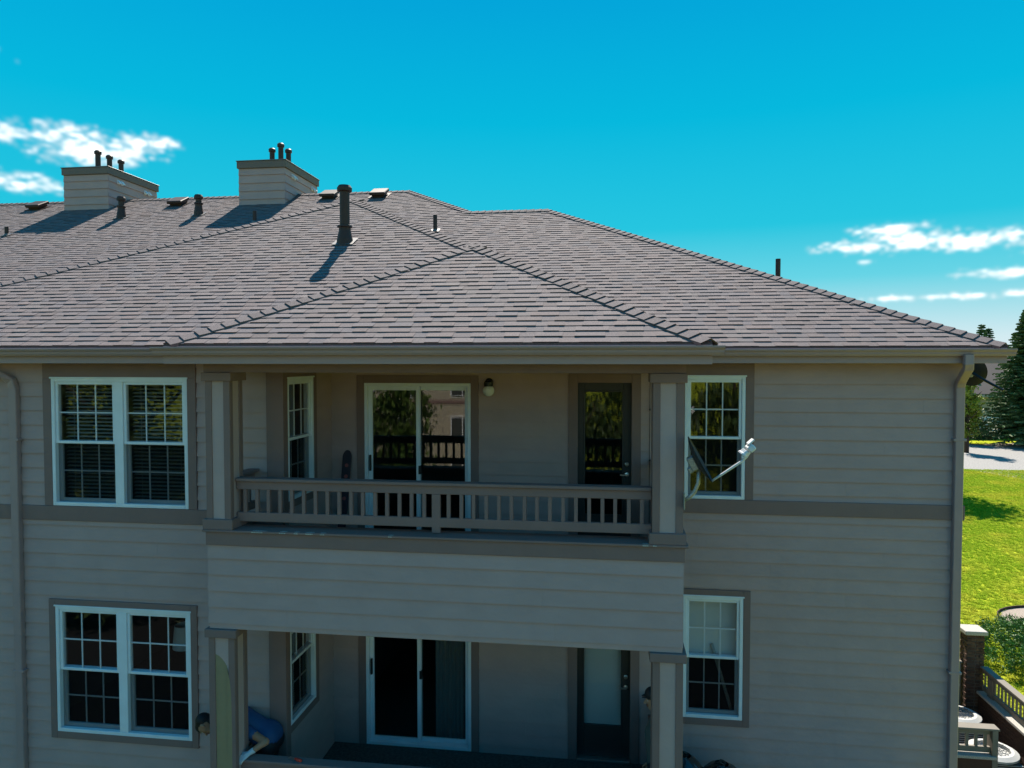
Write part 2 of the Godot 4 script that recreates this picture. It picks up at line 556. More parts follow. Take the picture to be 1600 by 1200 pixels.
func glazed_door(t: Transform3D, u0: float, v0: float, u1: float, v1: float, blind: bool) -> MeshInstance3D:
	var st := begin()
	var a := u0 + 0.085
	var b := u1 - 0.11
	var g0 := v0 + 0.42
	var g1 := v1 - 0.115
	box(st, Vector3(u0, v0, -0.09), Vector3(a, v1, -0.045), 0.003, t)
	box(st, Vector3(b, v0, -0.09), Vector3(u1, v1, -0.045), 0.003, t)
	box(st, Vector3(a, g1, -0.09), Vector3(b, v1, -0.045), 0.003, t)
	box(st, Vector3(a, v0, -0.09), Vector3(b, g0, -0.045), 0.003, t)
	bars(st, t, a - 0.012, g0 - 0.012, b + 0.012, g1 + 0.012, 0.022, -0.046, -0.030)
	var d := fin(st, "door", M.door, bld)
	pane(t, a, g0, b, g1, -0.06, d, 0.002, true)
	st = begin()
	lathe(st, t * Vector3(u1 - 0.055, v0 + 1.10, -0.046), t.basis * Vector3(0, 0, 1), [[0.028, 0.0], [0.028, 0.014], [0.018, 0.02], [0.0, 0.02]])
	fin(st, "deadbolt", M.steel, d)
	st = begin()
	lathe(st, t * Vector3(u1 - 0.055, v0 + 0.96, -0.046), t.basis * Vector3(0, 0, 1), [[0.03, 0.0], [0.03, 0.01], [0.012, 0.014], [0.012, 0.05], [0.0, 0.05]])
	box(st, Vector3(u1 - 0.15, v0 + 0.95, -0.010), Vector3(u1 - 0.045, v0 + 0.97, 0.006), 0.006, t)
	fin(st, "handle", M.steel, d)
	bx("threshold", M.steel, d, Vector3(u0, v0 - 0.03, -0.1), Vector3(u1, v0 - 0.002, 0.05), 0.004, t)
	if blind:
		st = begin()
		var v := g0 + 0.01
		while v < g1:
			var f := t * Transform3D(Basis(Vector3.RIGHT, 1.15), Vector3((a + b) * 0.5, v, -0.10))
			box(st, Vector3(-(b - a) * 0.5 + 0.005, -0.001, -0.014), Vector3((b - a) * 0.5 - 0.005, 0.001, 0.014), 0.0, f)
			v += 0.023
		fin(st, "blind", M.blind, d)
	return d

# ---------------------------------------------------------------- building
func build_walls() -> void:
	var tf := Transform3D(Basis.IDENTITY, Vector3(0, H, ZL))
	var tr := Transform3D(Basis.IDENTITY, Vector3(0, H, ZR))
	var ts := Transform3D(Basis(Vector3(0, 0, -1), Vector3.UP, Vector3(1, 0, 0)), Vector3(XS, H, 0))
	var te := Transform3D(Basis(Vector3(0, 0, -1), Vector3.UP, Vector3(1, 0, 0)), Vector3(XE, H, 0))
	var bf := -5.76
	# left front wall and its twin windows
	var hl := [[-6.805, -1.80, -5.003, -0.225], [-6.81, -4.64, -5.003, -3.055]]
	wall(tf, -10.4, -H, XS - 0.002, 0.0, hl, bf)
	for k in 2:
		var h: Array = hl[k]
		var w := window(tf, h[0], h[1], h[2], h[3], true)
		if k == 0:
			for n in [[-6.74, -5.97], [-5.83, -5.07]]:
				blind_slats(tf, n[0], -1.74, n[1], -0.31, w)
		w.set_meta("label", "white twin window with dark slatted blinds" if k == 0 else "white twin window of the lower floor, without blinds")
	surround(tf, hl[0][0], hl[0][1], hl[0][2], hl[0][3], 0.11, "lr")
	surround(tf, hl[1][0], hl[1][1], hl[1][2], hl[1][3], 0.085)
	bx("frieze_board", M.trim, bld, Vector3(-6.915, -0.225, 0.0), Vector3(-4.893, -0.045, 0.032), 0.003, tf)
	bx("band_board", M.trim, bld, Vector3(-10.4, -1.985, 0.0), Vector3(XS, -1.803, 0.036), 0.004, tf)
	bx("corner_board", M.trim, bld, Vector3(-4.0, -1.802, 0.0), Vector3(XS + 0.032, -0.045, 0.034), 0.003, tf)
	bx("corner_board", M.trim, bld, Vector3(-4.0, -5.8, 0.0), Vector3(XS + 0.032, -2.9, 0.034), 0.003, tf)
	# side wall of the recess
	var hs := [[8.09, -1.70, 8.85, -0.22], [8.09, -4.43, 8.85, -2.95]]
	wall(ts, 8.0, LO - 0.3, 9.5, 0.0, hs, bf)
	for h in hs:
		window(ts, h[0], h[1], h[2], h[3])
	bx("corner_board", M.trim, bld, Vector3(8.0, -5.8, 0.001), Vector3(8.088, -0.045, 0.032), 0.003, ts)
	for h in hs:
		surround(ts, h[0], h[1], h[2], h[3], 0.09, "rtb")
	# recessed wall and right front wall, in one plane
	var hr := [[-3.33, UP, -1.842, -0.318], [-0.405, UP, 0.296, -0.302], [0.975, -1.80, 1.735, -0.213],
		[-3.33, LO, -1.842, LO + 2.19], [-0.405, LO, 0.296, LO + 2.2], [0.975, -4.685, 1.735, -3.072]]
	wall(tr, XS, -H, XE, 0.0, hr, bf - 0.035)
	var w0 := window(tr, hr[2][0], hr[2][1], hr[2][2], hr[2][3], false, true)
	w0.set_meta("label", "white window behind the satellite dish")
	var w1 := window(tr, hr[5][0], hr[5][1], hr[5][2], hr[5][3])
	w1.set_meta("label", "white lower window with a half drawn pale shade")
	bx("shade", M.blind, w1, Vector3(1.02, -3.87, -0.16), Vector3(1.69, -3.11, -0.15), 0.0, tr)
	bx("shade", M.blind, w1, Vector3(1.02, -3.95, -0.17), Vector3(1.69, -3.87, -0.14), 0.01, tr)
	var st := begin()
	tube(st, [tr * Vector3(1.36, -3.75, -0.12), tr * Vector3(1.62, -4.62, -0.13)], [0.022, 0.022], 8)
	fin(st, "security_stick", M.stone, w1)
	surround(tr, hr[2][0], hr[2][1], hr[2][2], hr[2][3], 0.105, "lr")
	surround(tr, hr[5][0], hr[5][1], hr[5][2], hr[5][3], 0.088)
	bx("frieze_board", M.trim, bld, Vector3(0.87, -0.213, 0.0), Vector3(1.84, -0.045, 0.032), 0.003, tr)
	bx("band_board", M.trim, bld, Vector3(0.87, -1.985, 0.0), Vector3(XE + 0.036, -1.803, 0.036), 0.004, tr)
	for k in [0, 3]:
		var h: Array = hr[k]
		sliding_door(tr, h[0], h[1], h[2], h[3])
		surround(tr, h[0], h[1], h[2], h[3], 0.105, "lrt")
	for k in [1, 4]:
		var h: Array = hr[k]
		var d := glazed_door(tr, h[0], h[1] + 0.03, h[2], h[3], k == 4)
		d.set_meta("label", "dark balcony door with a full length glass" if k == 1 else "dark lower door with closed blinds behind its glass")
		surround(tr, h[0], h[1], h[2], h[3], 0.12, "lrt")
	# curtain behind the lower sliding door
	st = begin()
	st.set_smooth_group(1)
	for i in 40:
		var ua := -2.40 + i * 0.0105
		var ub := ua + 0.0105
		var fa := Vector3(ua, 0, -0.22 + 0.022 * sin(i * 1.05))
		var fb := Vector3(ub, 0, -0.22 + 0.022 * sin((i + 1) * 1.05))
		var cv := Vector3(0, -3.2, 0)
		quad(st, tr * (fa + cv), tr * (fb + cv), tr * (fb + Vector3(0, -5.33, 0)), tr * (fa + Vector3(0, -5.33, 0)))
	fin(st, "curtain", M.curtain, bld)
	# right end wall, other outer walls
	wall(te, -ZR, -H, 20.6, 0.0, [], bf - 0.035, 0.16, 3.66)
	st = begin()
	box(st, Vector3(-10.56, 0, -24.2), Vector3(-10.4, H, ZL - 0.16))
	box(st, Vector3(-10.4, 0, -24.3), Vector3(3.0, H, -24.14))
	box(st, Vector3(2.84, 0, -24.14), Vector3(3.0, H, -20.6))
	box(st, Vector3(3.0, 0, -20.76), Vector3(XE, H, -20.6))
	box(st, Vector3(-18.5, 0, -9.66), Vector3(-10.56, H, -9.5))
	box(st, Vector3(-18.5, 0, -24.3), Vector3(-18.34, H, -9.66))
	fin(st, "rear_wall", M.siding0, bld)
	# floors, ceilings and partitions of the rooms
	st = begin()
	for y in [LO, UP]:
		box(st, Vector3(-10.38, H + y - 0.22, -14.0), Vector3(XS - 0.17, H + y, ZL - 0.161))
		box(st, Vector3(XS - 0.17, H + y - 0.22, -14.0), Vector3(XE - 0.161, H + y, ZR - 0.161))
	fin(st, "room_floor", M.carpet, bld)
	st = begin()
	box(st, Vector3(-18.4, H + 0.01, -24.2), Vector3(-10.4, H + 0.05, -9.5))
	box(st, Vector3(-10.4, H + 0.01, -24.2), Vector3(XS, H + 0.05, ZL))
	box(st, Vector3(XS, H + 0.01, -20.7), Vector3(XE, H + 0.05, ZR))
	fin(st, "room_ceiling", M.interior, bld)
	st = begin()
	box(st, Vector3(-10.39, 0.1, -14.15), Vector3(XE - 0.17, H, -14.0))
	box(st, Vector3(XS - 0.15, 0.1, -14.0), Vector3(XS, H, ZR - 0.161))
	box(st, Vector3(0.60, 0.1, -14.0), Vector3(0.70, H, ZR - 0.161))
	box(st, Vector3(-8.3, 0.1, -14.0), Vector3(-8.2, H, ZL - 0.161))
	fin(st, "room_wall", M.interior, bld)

func column(x0: float, x1: float, z0: float, z1: float, y0: float, y1: float, parent: Node3D, worn: bool, split := true) -> void:
	# core, four corner boards, cap and base
	var c := bx("column", M.panel, parent, Vector3(x0 + 0.012, H + y0, z0 + 0.012), Vector3(x1 - 0.012, H + y1, z1 - 0.012))
	var wd := 0.072
	for sx in 2:
		for sz in 2:
			var st := begin()
			var xa: float = x0 if sx == 0 else x1
			var za: float = z0 if sz == 0 else z1
			var dx := wd if sx == 0 else -wd
			var dz := wd if sz == 0 else -wd
			box(st, Vector3(minf(xa, xa + dx), H + y0, minf(za, za + signf(dz) * 0.018)), Vector3(maxf(xa, xa + dx), H + y1, maxf(za, za + signf(dz) * 0.018)), 0.003)
			box(st, Vector3(minf(xa, xa + signf(dx) * 0.018), H + y0, minf(za + signf(dz) * 0.0185, za + dz)), Vector3(maxf(xa, xa + signf(dx) * 0.018), H + y1, maxf(za + signf(dz) * 0.0185, za + dz)), 0.003)
			fin(st, "corner_board", M.trim, c)
	var st2 := begin()
	box(st2, Vector3(x0 - 0.03, H + y1 - 0.09, z0 - 0.03), Vector3(x1 + 0.03, H + y1, z1 + 0.03), 0.004)
	fin(st2, "column_cap", M.trim, c)
	st2 = begin()
	box(st2, Vector3(x0 - 0.03, H + y0, z0 - 0.03), Vector3(x1 + 0.03, H + y0 + 0.11, z1 + 0.03), 0.004)
	fin(st2, "column_base", M.trim, c)
	if worn:
		# bare olive undercoat where the paint has been scraped off
		st2 = begin()
		for run in [[[[0.074, 0.0], [0.206, 0.0], [0.206, 1.27], [0.18, 1.315], [0.15, 1.352], [0.11, 1.385], [0.074, 1.40]], -0.0105], [[[0.210, 0.0], [0.256, 0.0], [0.262, 0.6], [0.255, 0.98], [0.24, 1.13], [0.222, 1.2], [0.210, 1.262]], 0.001]]:
			var pts := []
			for p in run[0]:
				pts.append(Vector3(x0 + p[0], H - 4.6 + p[1], z1 + run[1]))
			pts.reverse()
			slab(st2, pts, Vector3(0, 0, -0.006))
		fin(st2, "bare_patch", M.olive, c)

func railing(x0: float, x1: float, z: float, top: float, bottom: float, n: int, parent_name := "railing") -> void:
	var st := begin()
	box(st, Vector3(x0, H + top - 0.035, z - 0.085), Vector3(x1, H + top, z + 0.055), 0.006)
	var r := fin(st, parent_name, M.trim, bld)
	bx("top_rail", M.trim, r, Vector3(x0, H + top - 0.125, z - 0.02), Vector3(x1, H + top - 0.036, z + 0.025), 0.004)
	bx("bottom_rail", M.trim, r, Vector3(x0, H + bottom, z - 0.02), Vector3(x1, H + bottom + 0.10, z + 0.025), 0.004)
	var stb := begin()
	box(stb, Vector3(-0.019, H + bottom + 0.1, -0.019), Vector3(0.019, H + top - 0.125, 0.019), 0.002)
	stb.generate_normals()
	var bm := stb.commit()
	for i in n:
		var x := lerpf(x0, x1, (i + 0.7) / (n + 0.4))
		if i == n / 2:
			bx("post", M.trim, r, Vector3(x - 0.045, H + bottom - 0.06, z - 0.018), Vector3(x + 0.045, H + top - 0.126, z + 0.0265), 0.003)
		else:
			inst(bm, "baluster", M.trim, r, Transform3D(Basis(Vector3.UP, rng.randf_range(-0.05, 0.05)), Vector3(x + rng.randf_range(-0.003, 0.003), 0, z)))

func side_railing(x: float, z0: float, z1: float, top: float, bottom: float, n: int) -> void:
	var st := begin()
	box(st, Vector3(x - 0.055, H + top - 0.035, z0), Vector3(x + 0.085, H + top, z1), 0.006)
	var r := fin(st, "side_railing", M.trim, bld)
	bx("top_rail", M.trim, r, Vector3(x - 0.02, H + top - 0.125, z0), Vector3(x + 0.025, H + top - 0.036, z1), 0.004)
	bx("bottom_rail", M.trim, r, Vector3(x - 0.02, H + bottom, z0), Vector3(x + 0.025, H + bottom + 0.10, z1), 0.004)
	for i in n:
		var z := lerpf(z0, z1, (i + 0.7) / (n + 0.4))
		bx("baluster", M.trim, r, Vector3(x - 0.019, H + bottom + 0.1, z - 0.019), Vector3(x + 0.019, H + top - 0.125, z + 0.019), 0.002)

func build_balcony() -> void:
	var tb := Transform3D(Basis.IDENTITY, Vector3(0, H, ZB))
	var x0 := -4.285
	var x1 := 0.73
	var lft := Transform3D(Basis(Vector3(0, 0, 1), Vector3.UP, Vector3(-1, 0, 0)), Vector3(x0, H, 0))
	var rgt := Transform3D(Basis(Vector3(0, 0, -1), Vector3.UP, Vector3(1, 0, 0)), Vector3(x1, H, 0))
	for f in 2:
		var d := 0.0 if f == 0 else LO - UP
		var top := -2.0 + d
		var bot := -2.885 + d
		wall(tb, x0 - 0.012, bot, x1 + 0.012, top, [], bot + 0.03 - CX * (1 if f == 1 else 0), 0.12, 2.86)
		wall(lft, ZL + 0.03, bot, ZB - 0.121, top, [], bot + 0.03, 0.1, 3.66, f == 0)
		wall(rgt, -ZB + 0.121, bot, -ZR - 0.03, top, [], bot + 0.03, 0.1, 3.66, f == 0)
		if f == 0:
			bx("drip_board", M.siding2, bld, Vector3(x0 - 0.005, H + bot - 0.03, ZB - 0.12), Vector3(x1 + 0.005, H + bot + 0.028, ZB + 0.012), 0.003)
		# fascia and ledge under the rail
		bx("fascia_board", M.trim, bld, Vector3(x0 - 0.025, H + top, ZB - 0.12), Vector3(x1 + 0.025, H + top + 0.145, ZB + 0.03), 0.004)
		bx("fascia_board", M.trim, bld, Vector3(x0 - 0.025, H + top, ZL + 0.03), Vector3(x0 + 0.1, H + top + 0.1445, ZB - 0.121), 0.004)
		bx("fascia_board", M.trim, bld, Vector3(x1 - 0.1, H + top, ZR + 0.03), Vector3(x1 + 0.025, H + top + 0.1445, ZB - 0.121), 0.004)
		bx("ledge_board", M.trim, bld, Vector3(x0 - 0.055, H + top + 0.146, ZB - 0.26), Vector3(x1 + 0.055, H + top + 0.172, ZB + 0.055), 0.005)
		bx("ledge_board", M.trim, bld, Vector3(x0 - 0.055, H + top + 0.146, ZL + 0.03), Vector3(x0 + 0.2, H + top + 0.1715, ZB - 0.262), 0.005)
		bx("ledge_board", M.trim, bld, Vector3(x1 - 0.2, H + top + 0.146, ZR + 0.03), Vector3(x1 + 0.055, H + top + 0.1715, ZB - 0.262), 0.005)
		if f == 0:
			# flaked paint along the edge of the ledge
			var fl := begin()
			for c in [[-3.42, 0.05], [-3.27, 0.03], [-3.12, 0.06], [-2.98, 0.035], [-2.24, 0.03], [0.37, 0.04], [0.46, 0.025], [-3.7, 0.09]]:
				var ring := []
				for i in 9:
					var an := TAU * i / 9.0
					ring.append(Vector3(c[0] + cos(an) * c[1] * rng.randf_range(0.7, 1.2), H + top + 0.1735, ZB + 0.025 + sin(an) * 0.022 * rng.randf_range(0.6, 1.2)))
				ring.reverse()
				slab(fl, ring, Vector3(0, -0.002, 0))
				fl.set_color(Color(1, 1, 1))
				box(fl, Vector3(c[0] - c[1] * 0.8, H + top + 0.155, ZB + 0.0555), Vector3(c[0] + c[1] * 0.6, H + top + 0.166, ZB + 0.057))
			fin(fl, "flaked_paint", M.stone, bld)
		# deck
		bx("deck_floor", M.deck, bld, Vector3(XS + 0.03, H + UP + d - 0.12, ZR + 0.03), Vector3(x1 - 0.1, H + UP + d, ZB - 0.121))
		bx("deck_floor", M.deck, bld, Vector3(x0 + 0.1, H + UP + d - 0.1205, ZL + 0.03), Vector3(XS + 0.03, H + UP + d - 0.0005, ZB - 0.121))
		if f == 0:
			bx("porch_ceiling", M.siding0, bld, Vector3(x0 + 0.1, H - 2.86, ZR + 0.03), Vector3(x1 - 0.1, H - 2.83, ZB - 0.122))
		# rails
		var rt := -1.287 if f == 0 else -4.40
		var rb := -1.762 if f == 0 else -4.66
		railing(-4.02, 0.432, ZB - 0.13, rt, rb, 33)
		side_railing(x0 + 0.11, ZL + 0.03, ZB - 0.262, rt, rb, 3)
		side_railing(x1 - 0.12, ZR + 0.03, ZB - 0.262, rt, rb, 14)
	# columns
	column(-4.30, -4.02, ZB - 0.26, ZB + 0.02, -1.826, -0.137, bld, false)
	column(0.432, 0.732, ZB - 0.26, ZB + 0.02, -1.826, -0.137, bld, false)
	column(-4.30, -4.00, ZB - 0.26, ZB + 0.02, -4.676, -2.916, bld, true)
	column(0.445, 0.745, ZB - 0.26, ZB + 0.02, -4.676, -2.916, bld, false)
	# beam over the balcony and its ceiling
	bx("beam", M.trim, bld, Vector3(-4.32, H - 0.136, ZB - 0.25), Vector3(0.75, H - 0.042, ZB + 0.012), 0.003)
	bx("beam", M.trim, bld, Vector3(-4.32, H - 0.135, ZL + 0.03), Vector3(-4.1, H - 0.042, ZB - 0.251), 0.003)
	bx("beam", M.trim, bld, Vector3(0.53, H - 0.135, ZR + 0.03), Vector3(0.75, H - 0.042, ZB - 0.251), 0.003)
	bx("balcony_ceiling", M.siding0, bld, Vector3(-4.3, H - 0.041, ZR + 0.02), Vector3(0.74, H - 0.02, ZB))
	# cable on the recessed wall
	var st := begin()
	tube(st, [Vector3(0.53, H - 0.05, ZR + 0.03), Vector3(0.532, H - 0.7, ZR + 0.028), Vector3(0.528, H - 1.3, ZR + 0.03), Vector3(0.53, H - 2.4, ZR + 0.03)], [0.004, 0.004, 0.004, 0.004], 6)
	box(st, Vector3(0.522, H - 0.66, ZR + 0.02), Vector3(0.540, H - 0.635, ZR + 0.045))
	box(st, Vector3(0.522, H - 1.32, ZR + 0.02), Vector3(0.540, H - 1.30, ZR + 0.045))
	fin(st, "cable", M.black, bld)

# ---------------------------------------------------------------- roof
func roof_height(x: float, z: float, which: int) -> float:
	# height above the eave of the roof masses: 0 balcony hip, 1 wing, 2 main
	if which == 0:
		if z > -6.85 or x < -4.55 or x > 0.95 or z < -10.4:
			return -9.0
		return 0.5 * minf(-6.85 - z, minf(x + 4.55, 0.95 - x))
	if which == 1:
		if z > -7.65 or x < -10.81 or x > 0.95:
			return -9.0
		return 0.5 * minf(-7.65 - z, minf(x + 10.81, 0.95 - x))
	return 0.5 * (-9.15 - z)

func tone() -> Color:
	var k := rng.randf()
	var c := Color(0.365, 0.322, 0.330)
	if k < 0.18:
		c = Color(0.385, 0.325, 0.325)
	elif k < 0.36:
		c = Color(0.335, 0.310, 0.332)
	elif k < 0.50:
		c = Color(0.395, 0.352, 0.355)
	elif k < 0.62:
		c = Color(0.342, 0.294, 0.294)
	return Color(c.r * 0.92, c.g * 0.865, c.b * 0.865) * rng.randf_range(0.96, 1.04)

# one shingle: a thick tab and the thin piece beside it
func shingle(st: SurfaceTool, z0: float, s: float, e: float, runs: Array, lim: Callable) -> void:
	for r in runs:
		var th: float = r[2]
		var pt := func(x: float, ss: float, up: float) -> Vector3:
			var l: Vector2 = lim.call(ss)
			return Vector3(clampf(x, l.x, l.y), H + EY + ss * 0.4472 + up * 0.8944, z0 - ss * 0.8944 + up * 0.4472)
		st.set_color(r[3])
		var s0: float = s + float(r[4])
		var s1 := s + e + 0.012
		var a: Vector3 = pt.call(r[0], s0, th)
		var b: Vector3 = pt.call(r[1], s0, th)
		var c: Vector3 = pt.call(r[1], s1, 0.002)
		var d: Vector3 = pt.call(r[0], s1, 0.002)
		quad(st, d, c, b, a)
		# the lip overhangs the step beneath it
		quad(st, a, b, pt.call(r[1], s0 + 0.002, th - 0.004), pt.call(r[0], s0 + 0.002, th - 0.004))
		quad(st, pt.call(r[0], s0 + 0.002, th - 0.004), pt.call(r[1], s0 + 0.002, th - 0.004), pt.call(r[1], s0 + 0.022, -0.003), pt.call(r[0], s0 + 0.022, -0.003))
		tri(st, a, pt.call(r[0], s0, -0.003), d)
		tri(st, b, c, pt.call(r[1], s0, -0.003))

func shingle_plane(roof: Node3D, field: SurfaceTool, which: int, z0: float, smax: float, lim: Callable, single: Callable) -> void:
	var e := 0.130
	var n := int(ceil(smax / e))
	for i in n:
		var s := i * e
		var l: Vector2 = lim.call(s)
		var x := l.x - rng.randf() * 0.3
		while x < l.y:
			var tab := rng.randf_range(0.14, 0.34)
			var gap := rng.randf_range(0.09, 0.20)
			var xm := x + 0.2
			var z := z0 - (s + e * 0.5) * 0.8944
			var h := s * 0.4472
			var hidden := false
			for o in which:
				if roof_height(xm, z, o) > h + 0.16:
					hidden = true
			if not hidden and x + tab + gap > l.x:
				var runs := [[x, x + tab, rng.randf_range(0.0115, 0.0155), tone(), rng.randf_range(-0.003, 0.002)], [x + tab, x + tab + gap, rng.randf_range(0.0072, 0.0092), tone(), rng.randf_range(-0.001, 0.003)]]
				if single.call(i, xm):
					var st := begin()
					shingle(st, z0, s, e, runs, lim)
					fin(st, "shingle", M.shingle, roof)
				else:
					shingle(field, z0, s, e, runs, lim)
			x += tab + gap

# cap pieces from a (low) to b (high); n1, n2 are the normals of the two slopes
func caps(roof: Node3D, a: Vector3, b: Vector3, n1: Vector3, n2: Vector3, as_one := false, wing := 0.135) -> void:
	var d := (b - a).normalized()
	var side := []
	for n in [n1, n2]:
		var t: Vector3 = d.cross(n).normalized()
		if t.y > 0.0 or (absf(t.y) < 1e-4):
			t = -t
		side.append(t)
	if absf(d.y) < 0.01:
		side = [d.cross(n1).normalized(), d.cross(n2).normalized()]
		for i in 2:
			if side[i].y > 0.0:
				side[i] = -side[i]
	var up: Vector3 = (n1 + n2).normalized()
	var e := 0.148
	var len := e * 1.35
	var variants := []
	for v in 3:
		var st := begin()
		var w := wing * (1.0 + 0.04 * v)
		var lift0 := 0.034
		var lift1 := 0.012
		var th := 0.011
		var lo := [side[0] * w + up * (lift0 - 0.006), up * lift0, side[1] * w + up * (lift0 - 0.006)]
		var hi := [side[0] * w * 0.96 + up * lift1 + d * len, up * (lift1 + 0.004) + d * len, side[1] * w * 0.96 + up * lift1 + d * len]
		for k in 2:
			st.set_color(Color(0.315, 0.262, 0.268) * (1.0 - 0.09 * v))
			quad(st, lo[k], hi[k], hi[k + 1], lo[k + 1])
			quad(st, lo[k] - up * th + d * 0.012, lo[k], lo[k + 1], lo[k + 1] - up * th + d * 0.012)
		quad(st, lo[0] - up * 0.05 - side[0] * 0.02, hi[0] - up * 0.035 - side[0] * 0.02, hi[0], lo[0])
		quad(st, lo[2], hi[2], hi[2] - up * 0.035 - side[1] * 0.02, lo[2] - up * 0.05 - side[1] * 0.02)
		st.generate_normals()
		variants.append(st.commit())
	var n := int((b - a).length() / e)
	var joined := begin()
	for i in n + 1:
		var m: Mesh = variants[rng.randi() % 3]
		var t := Transform3D(Basis(d, rng.randf_range(-0.02, 0.02)), a + d * (i * e + rng.randf_range(-0.006, 0.006)))
		if as_one:
			joined.append_from(m, 0, t)
		else:
			inst(m, "ridge_cap", M[["cap", "cap2", "cap", "cap3"][rng.randi() % 4]], roof, t)
	if as_one:
		var o := inst(joined.commit(), "far_ridge_caps", M.cap, roof)
		o.set_meta("kind", "stuff")

func build_roof() -> void:
	var P := func(x: float, y: float, z: float) -> Vector3: return Vector3(x, H + EY + y, z)
	var st := begin()
	var dn := Vector3(0, -0.035, 0)
	# balcony hip
	slab(st, [P.call(-4.55, 0, -6.85), P.call(-1.8, 1.375, -9.6), P.call(0.95, 0, -6.85)], dn)
	slab(st, [P.call(-4.55, 0, -6.85), P.call(-4.55, 0, -7.65), P.call(-1.8, 1.375, -10.4), P.call(-1.8, 1.375, -9.6)], dn)
	slab(st, [P.call(0.95, 0, -6.85), P.call(-1.8, 1.375, -9.6), P.call(-1.8, 1.375, -10.4), P.call(0.95, 0, -7.65)], dn)
	# wing
	var ax := -4.93
	slab(st, [P.call(-10.81, 0, -7.65), P.call(ax, 2.94, -13.53), P.call(0.95, 0, -7.65)], dn)
	slab(st, [P.call(-10.81, 0, -7.65), P.call(-10.81, 0, -9.15), P.call(ax, 2.94, -15.03), P.call(ax, 2.94, -13.53)], dn)
	slab(st, [P.call(0.95, 0, -7.65), P.call(ax, 2.94, -13.53), P.call(ax, 2.94, -15.03), P.call(0.95, 0, -9.15)], dn)
	# main roof, front and back
	var rx := 4.65
	slab(st, [P.call(-18.6, 0, -9.15), P.call(-18.6, 3.89, -16.93), P.call(-4.77, 3.89, -16.93), P.call(-2.91, 2.96, -15.07), P.call(-1.27, 2.96, -15.07), P.call(rx, 0, -9.15)], dn)
	slab(st, [P.call(rx, 0, -9.15), P.call(-1.27, 2.96, -15.07), P.call(rx, 0, -20.99)], dn)
	slab(st, [P.call(rx, 0, -20.99), P.call(-1.27, 2.96, -15.07), P.call(-2.91, 2.96, -15.07), P.call(-9.0, 0, -20.99)], dn)
	slab(st, [P.call(-18.6, 0, -24.71), P.call(3.01, 0, -24.71), P.call(-4.77, 3.89, -16.93), P.call(-18.6, 3.89, -16.93)], dn)
	slab(st, [P.call(-4.77, 3.89, -16.93), P.call(3.01, 0, -24.71), P.call(3.01, 0, -9.15 - 5.92), P.call(-2.91, 2.96, -15.07)], dn)
	slab(st, [P.call(-18.6, 0, -9.15), P.call(-18.6, 0, -24.71), P.call(-18.6, 3.89, -16.93)], Vector3(0.03, 0, 0))
	var roof := fin(st, "roof", M.farroof, bld)
	# shingles
	var k := 1.118034
	var field := begin()
	var lim_a := func(s): return Vector2(minf(-4.55 + s / k, -1.8), maxf(0.95 - s / k, -1.8))
	var lim_b := func(s): return Vector2(-10.81 + s / k, 0.95 - s / k)
	var lim_p := func(s): return Vector2(-18.6, rx - s / k if s / k < 5.92 else ax_right(s / k))
	shingle_plane(roof, field, 0, -6.85, 2.75 * k, lim_a, func(_i, _x): return true)
	shingle_plane(roof, field, 1, -7.65, 5.88 * k, lim_b, func(i, x): return i < 4 and x > -7.6)
	shingle_plane(roof, field, 2, -9.15, 7.78 * k, lim_p, func(i, x): return i < 8 and x > 0.9)
	var f := fin(field, "shingle_field", M.shingle, roof)
	f.set_meta("kind", "stuff")
	# hips and ridges
	var nf := Vector3(0, 2, 1).normalized()
	var nb := Vector3(0, 2, -1).normalized()
	var nl := Vector3(-1, 2, 0).normalized()
	var nr := Vector3(1, 2, 0).normalized()
	caps(roof, P.call(-4.53, 0.01, -6.87), P.call(-1.8, 1.375, -9.6), nf, nl)
	caps(roof, P.call(0.93, 0.01, -6.87), P.call(-1.8, 1.375, -9.6), nf, nr)
	caps(roof, P.call(-1.8, 1.385, -9.62), P.call(-1.8, 1.385, -10.45), nl, nr)
	caps(roof, P.call(-9.6, 0.605, -8.86), P.call(ax, 2.94, -13.53), nf, nl)
	caps(roof, P.call(-1.9, 1.425, -10.5), P.call(ax, 2.94, -13.53), nf, nr)
	caps(roof, P.call(ax, 2.95, -13.55), P.call(ax, 2.95, -15.0), nl, nr)
	caps(roof, P.call(rx - 0.02, 0.01, -9.17), P.call(-1.27, 2.96, -15.07), nf, nr)
	caps(roof, P.call(-1.27, 2.965, -15.07), P.call(-2.91, 2.965, -15.07), nf, nb)
	caps(roof, P.call(-2.91, 2.96, -15.07), P.call(-4.77, 3.89, -16.93), nf, nr)
	caps(roof, P.call(-4.77, 3.895, -16.93), P.call(-18.5, 3.895, -16.93), nf, nb, true)

func ax_right(dz: float) -> float:
	return -2.91 - (dz - 5.92)

func gutter(x0: float, x1: float, z: float) -> void:
	# ogee front, back and floor, 2 mm sheet
	var y := H + EY - 0.03
	var outer := [Vector2(y, z + 0.012), Vector2(y - 0.085, z + 0.012), Vector2(y - 0.085, z + 0.075), Vector2(y - 0.062, z + 0.092), Vector2(y - 0.040, z + 0.098), Vector2(y - 0.022, z + 0.118), Vector2(y - 0.010, z + 0.124), Vector2(y, z + 0.124)]
	var inner := [Vector2(y, z + 0.112), Vector2(y - 0.010, z + 0.116), Vector2(y - 0.022, z + 0.112), Vector2(y - 0.040, z + 0.093), Vector2(y - 0.060, z + 0.087), Vector2(y - 0.080, z + 0.072), Vector2(y - 0.080, z + 0.017), Vector2(y, z + 0.017)]
	var st := begin()
	extrude_x(st, outer + inner, x0, x1)
	for x in [x0, x1 - 0.003]:
		var st2 := outer.duplicate()
		extrude_x(st, st2, x, x + 0.003)
	fin(st, "gutter", M.gutter, bld)

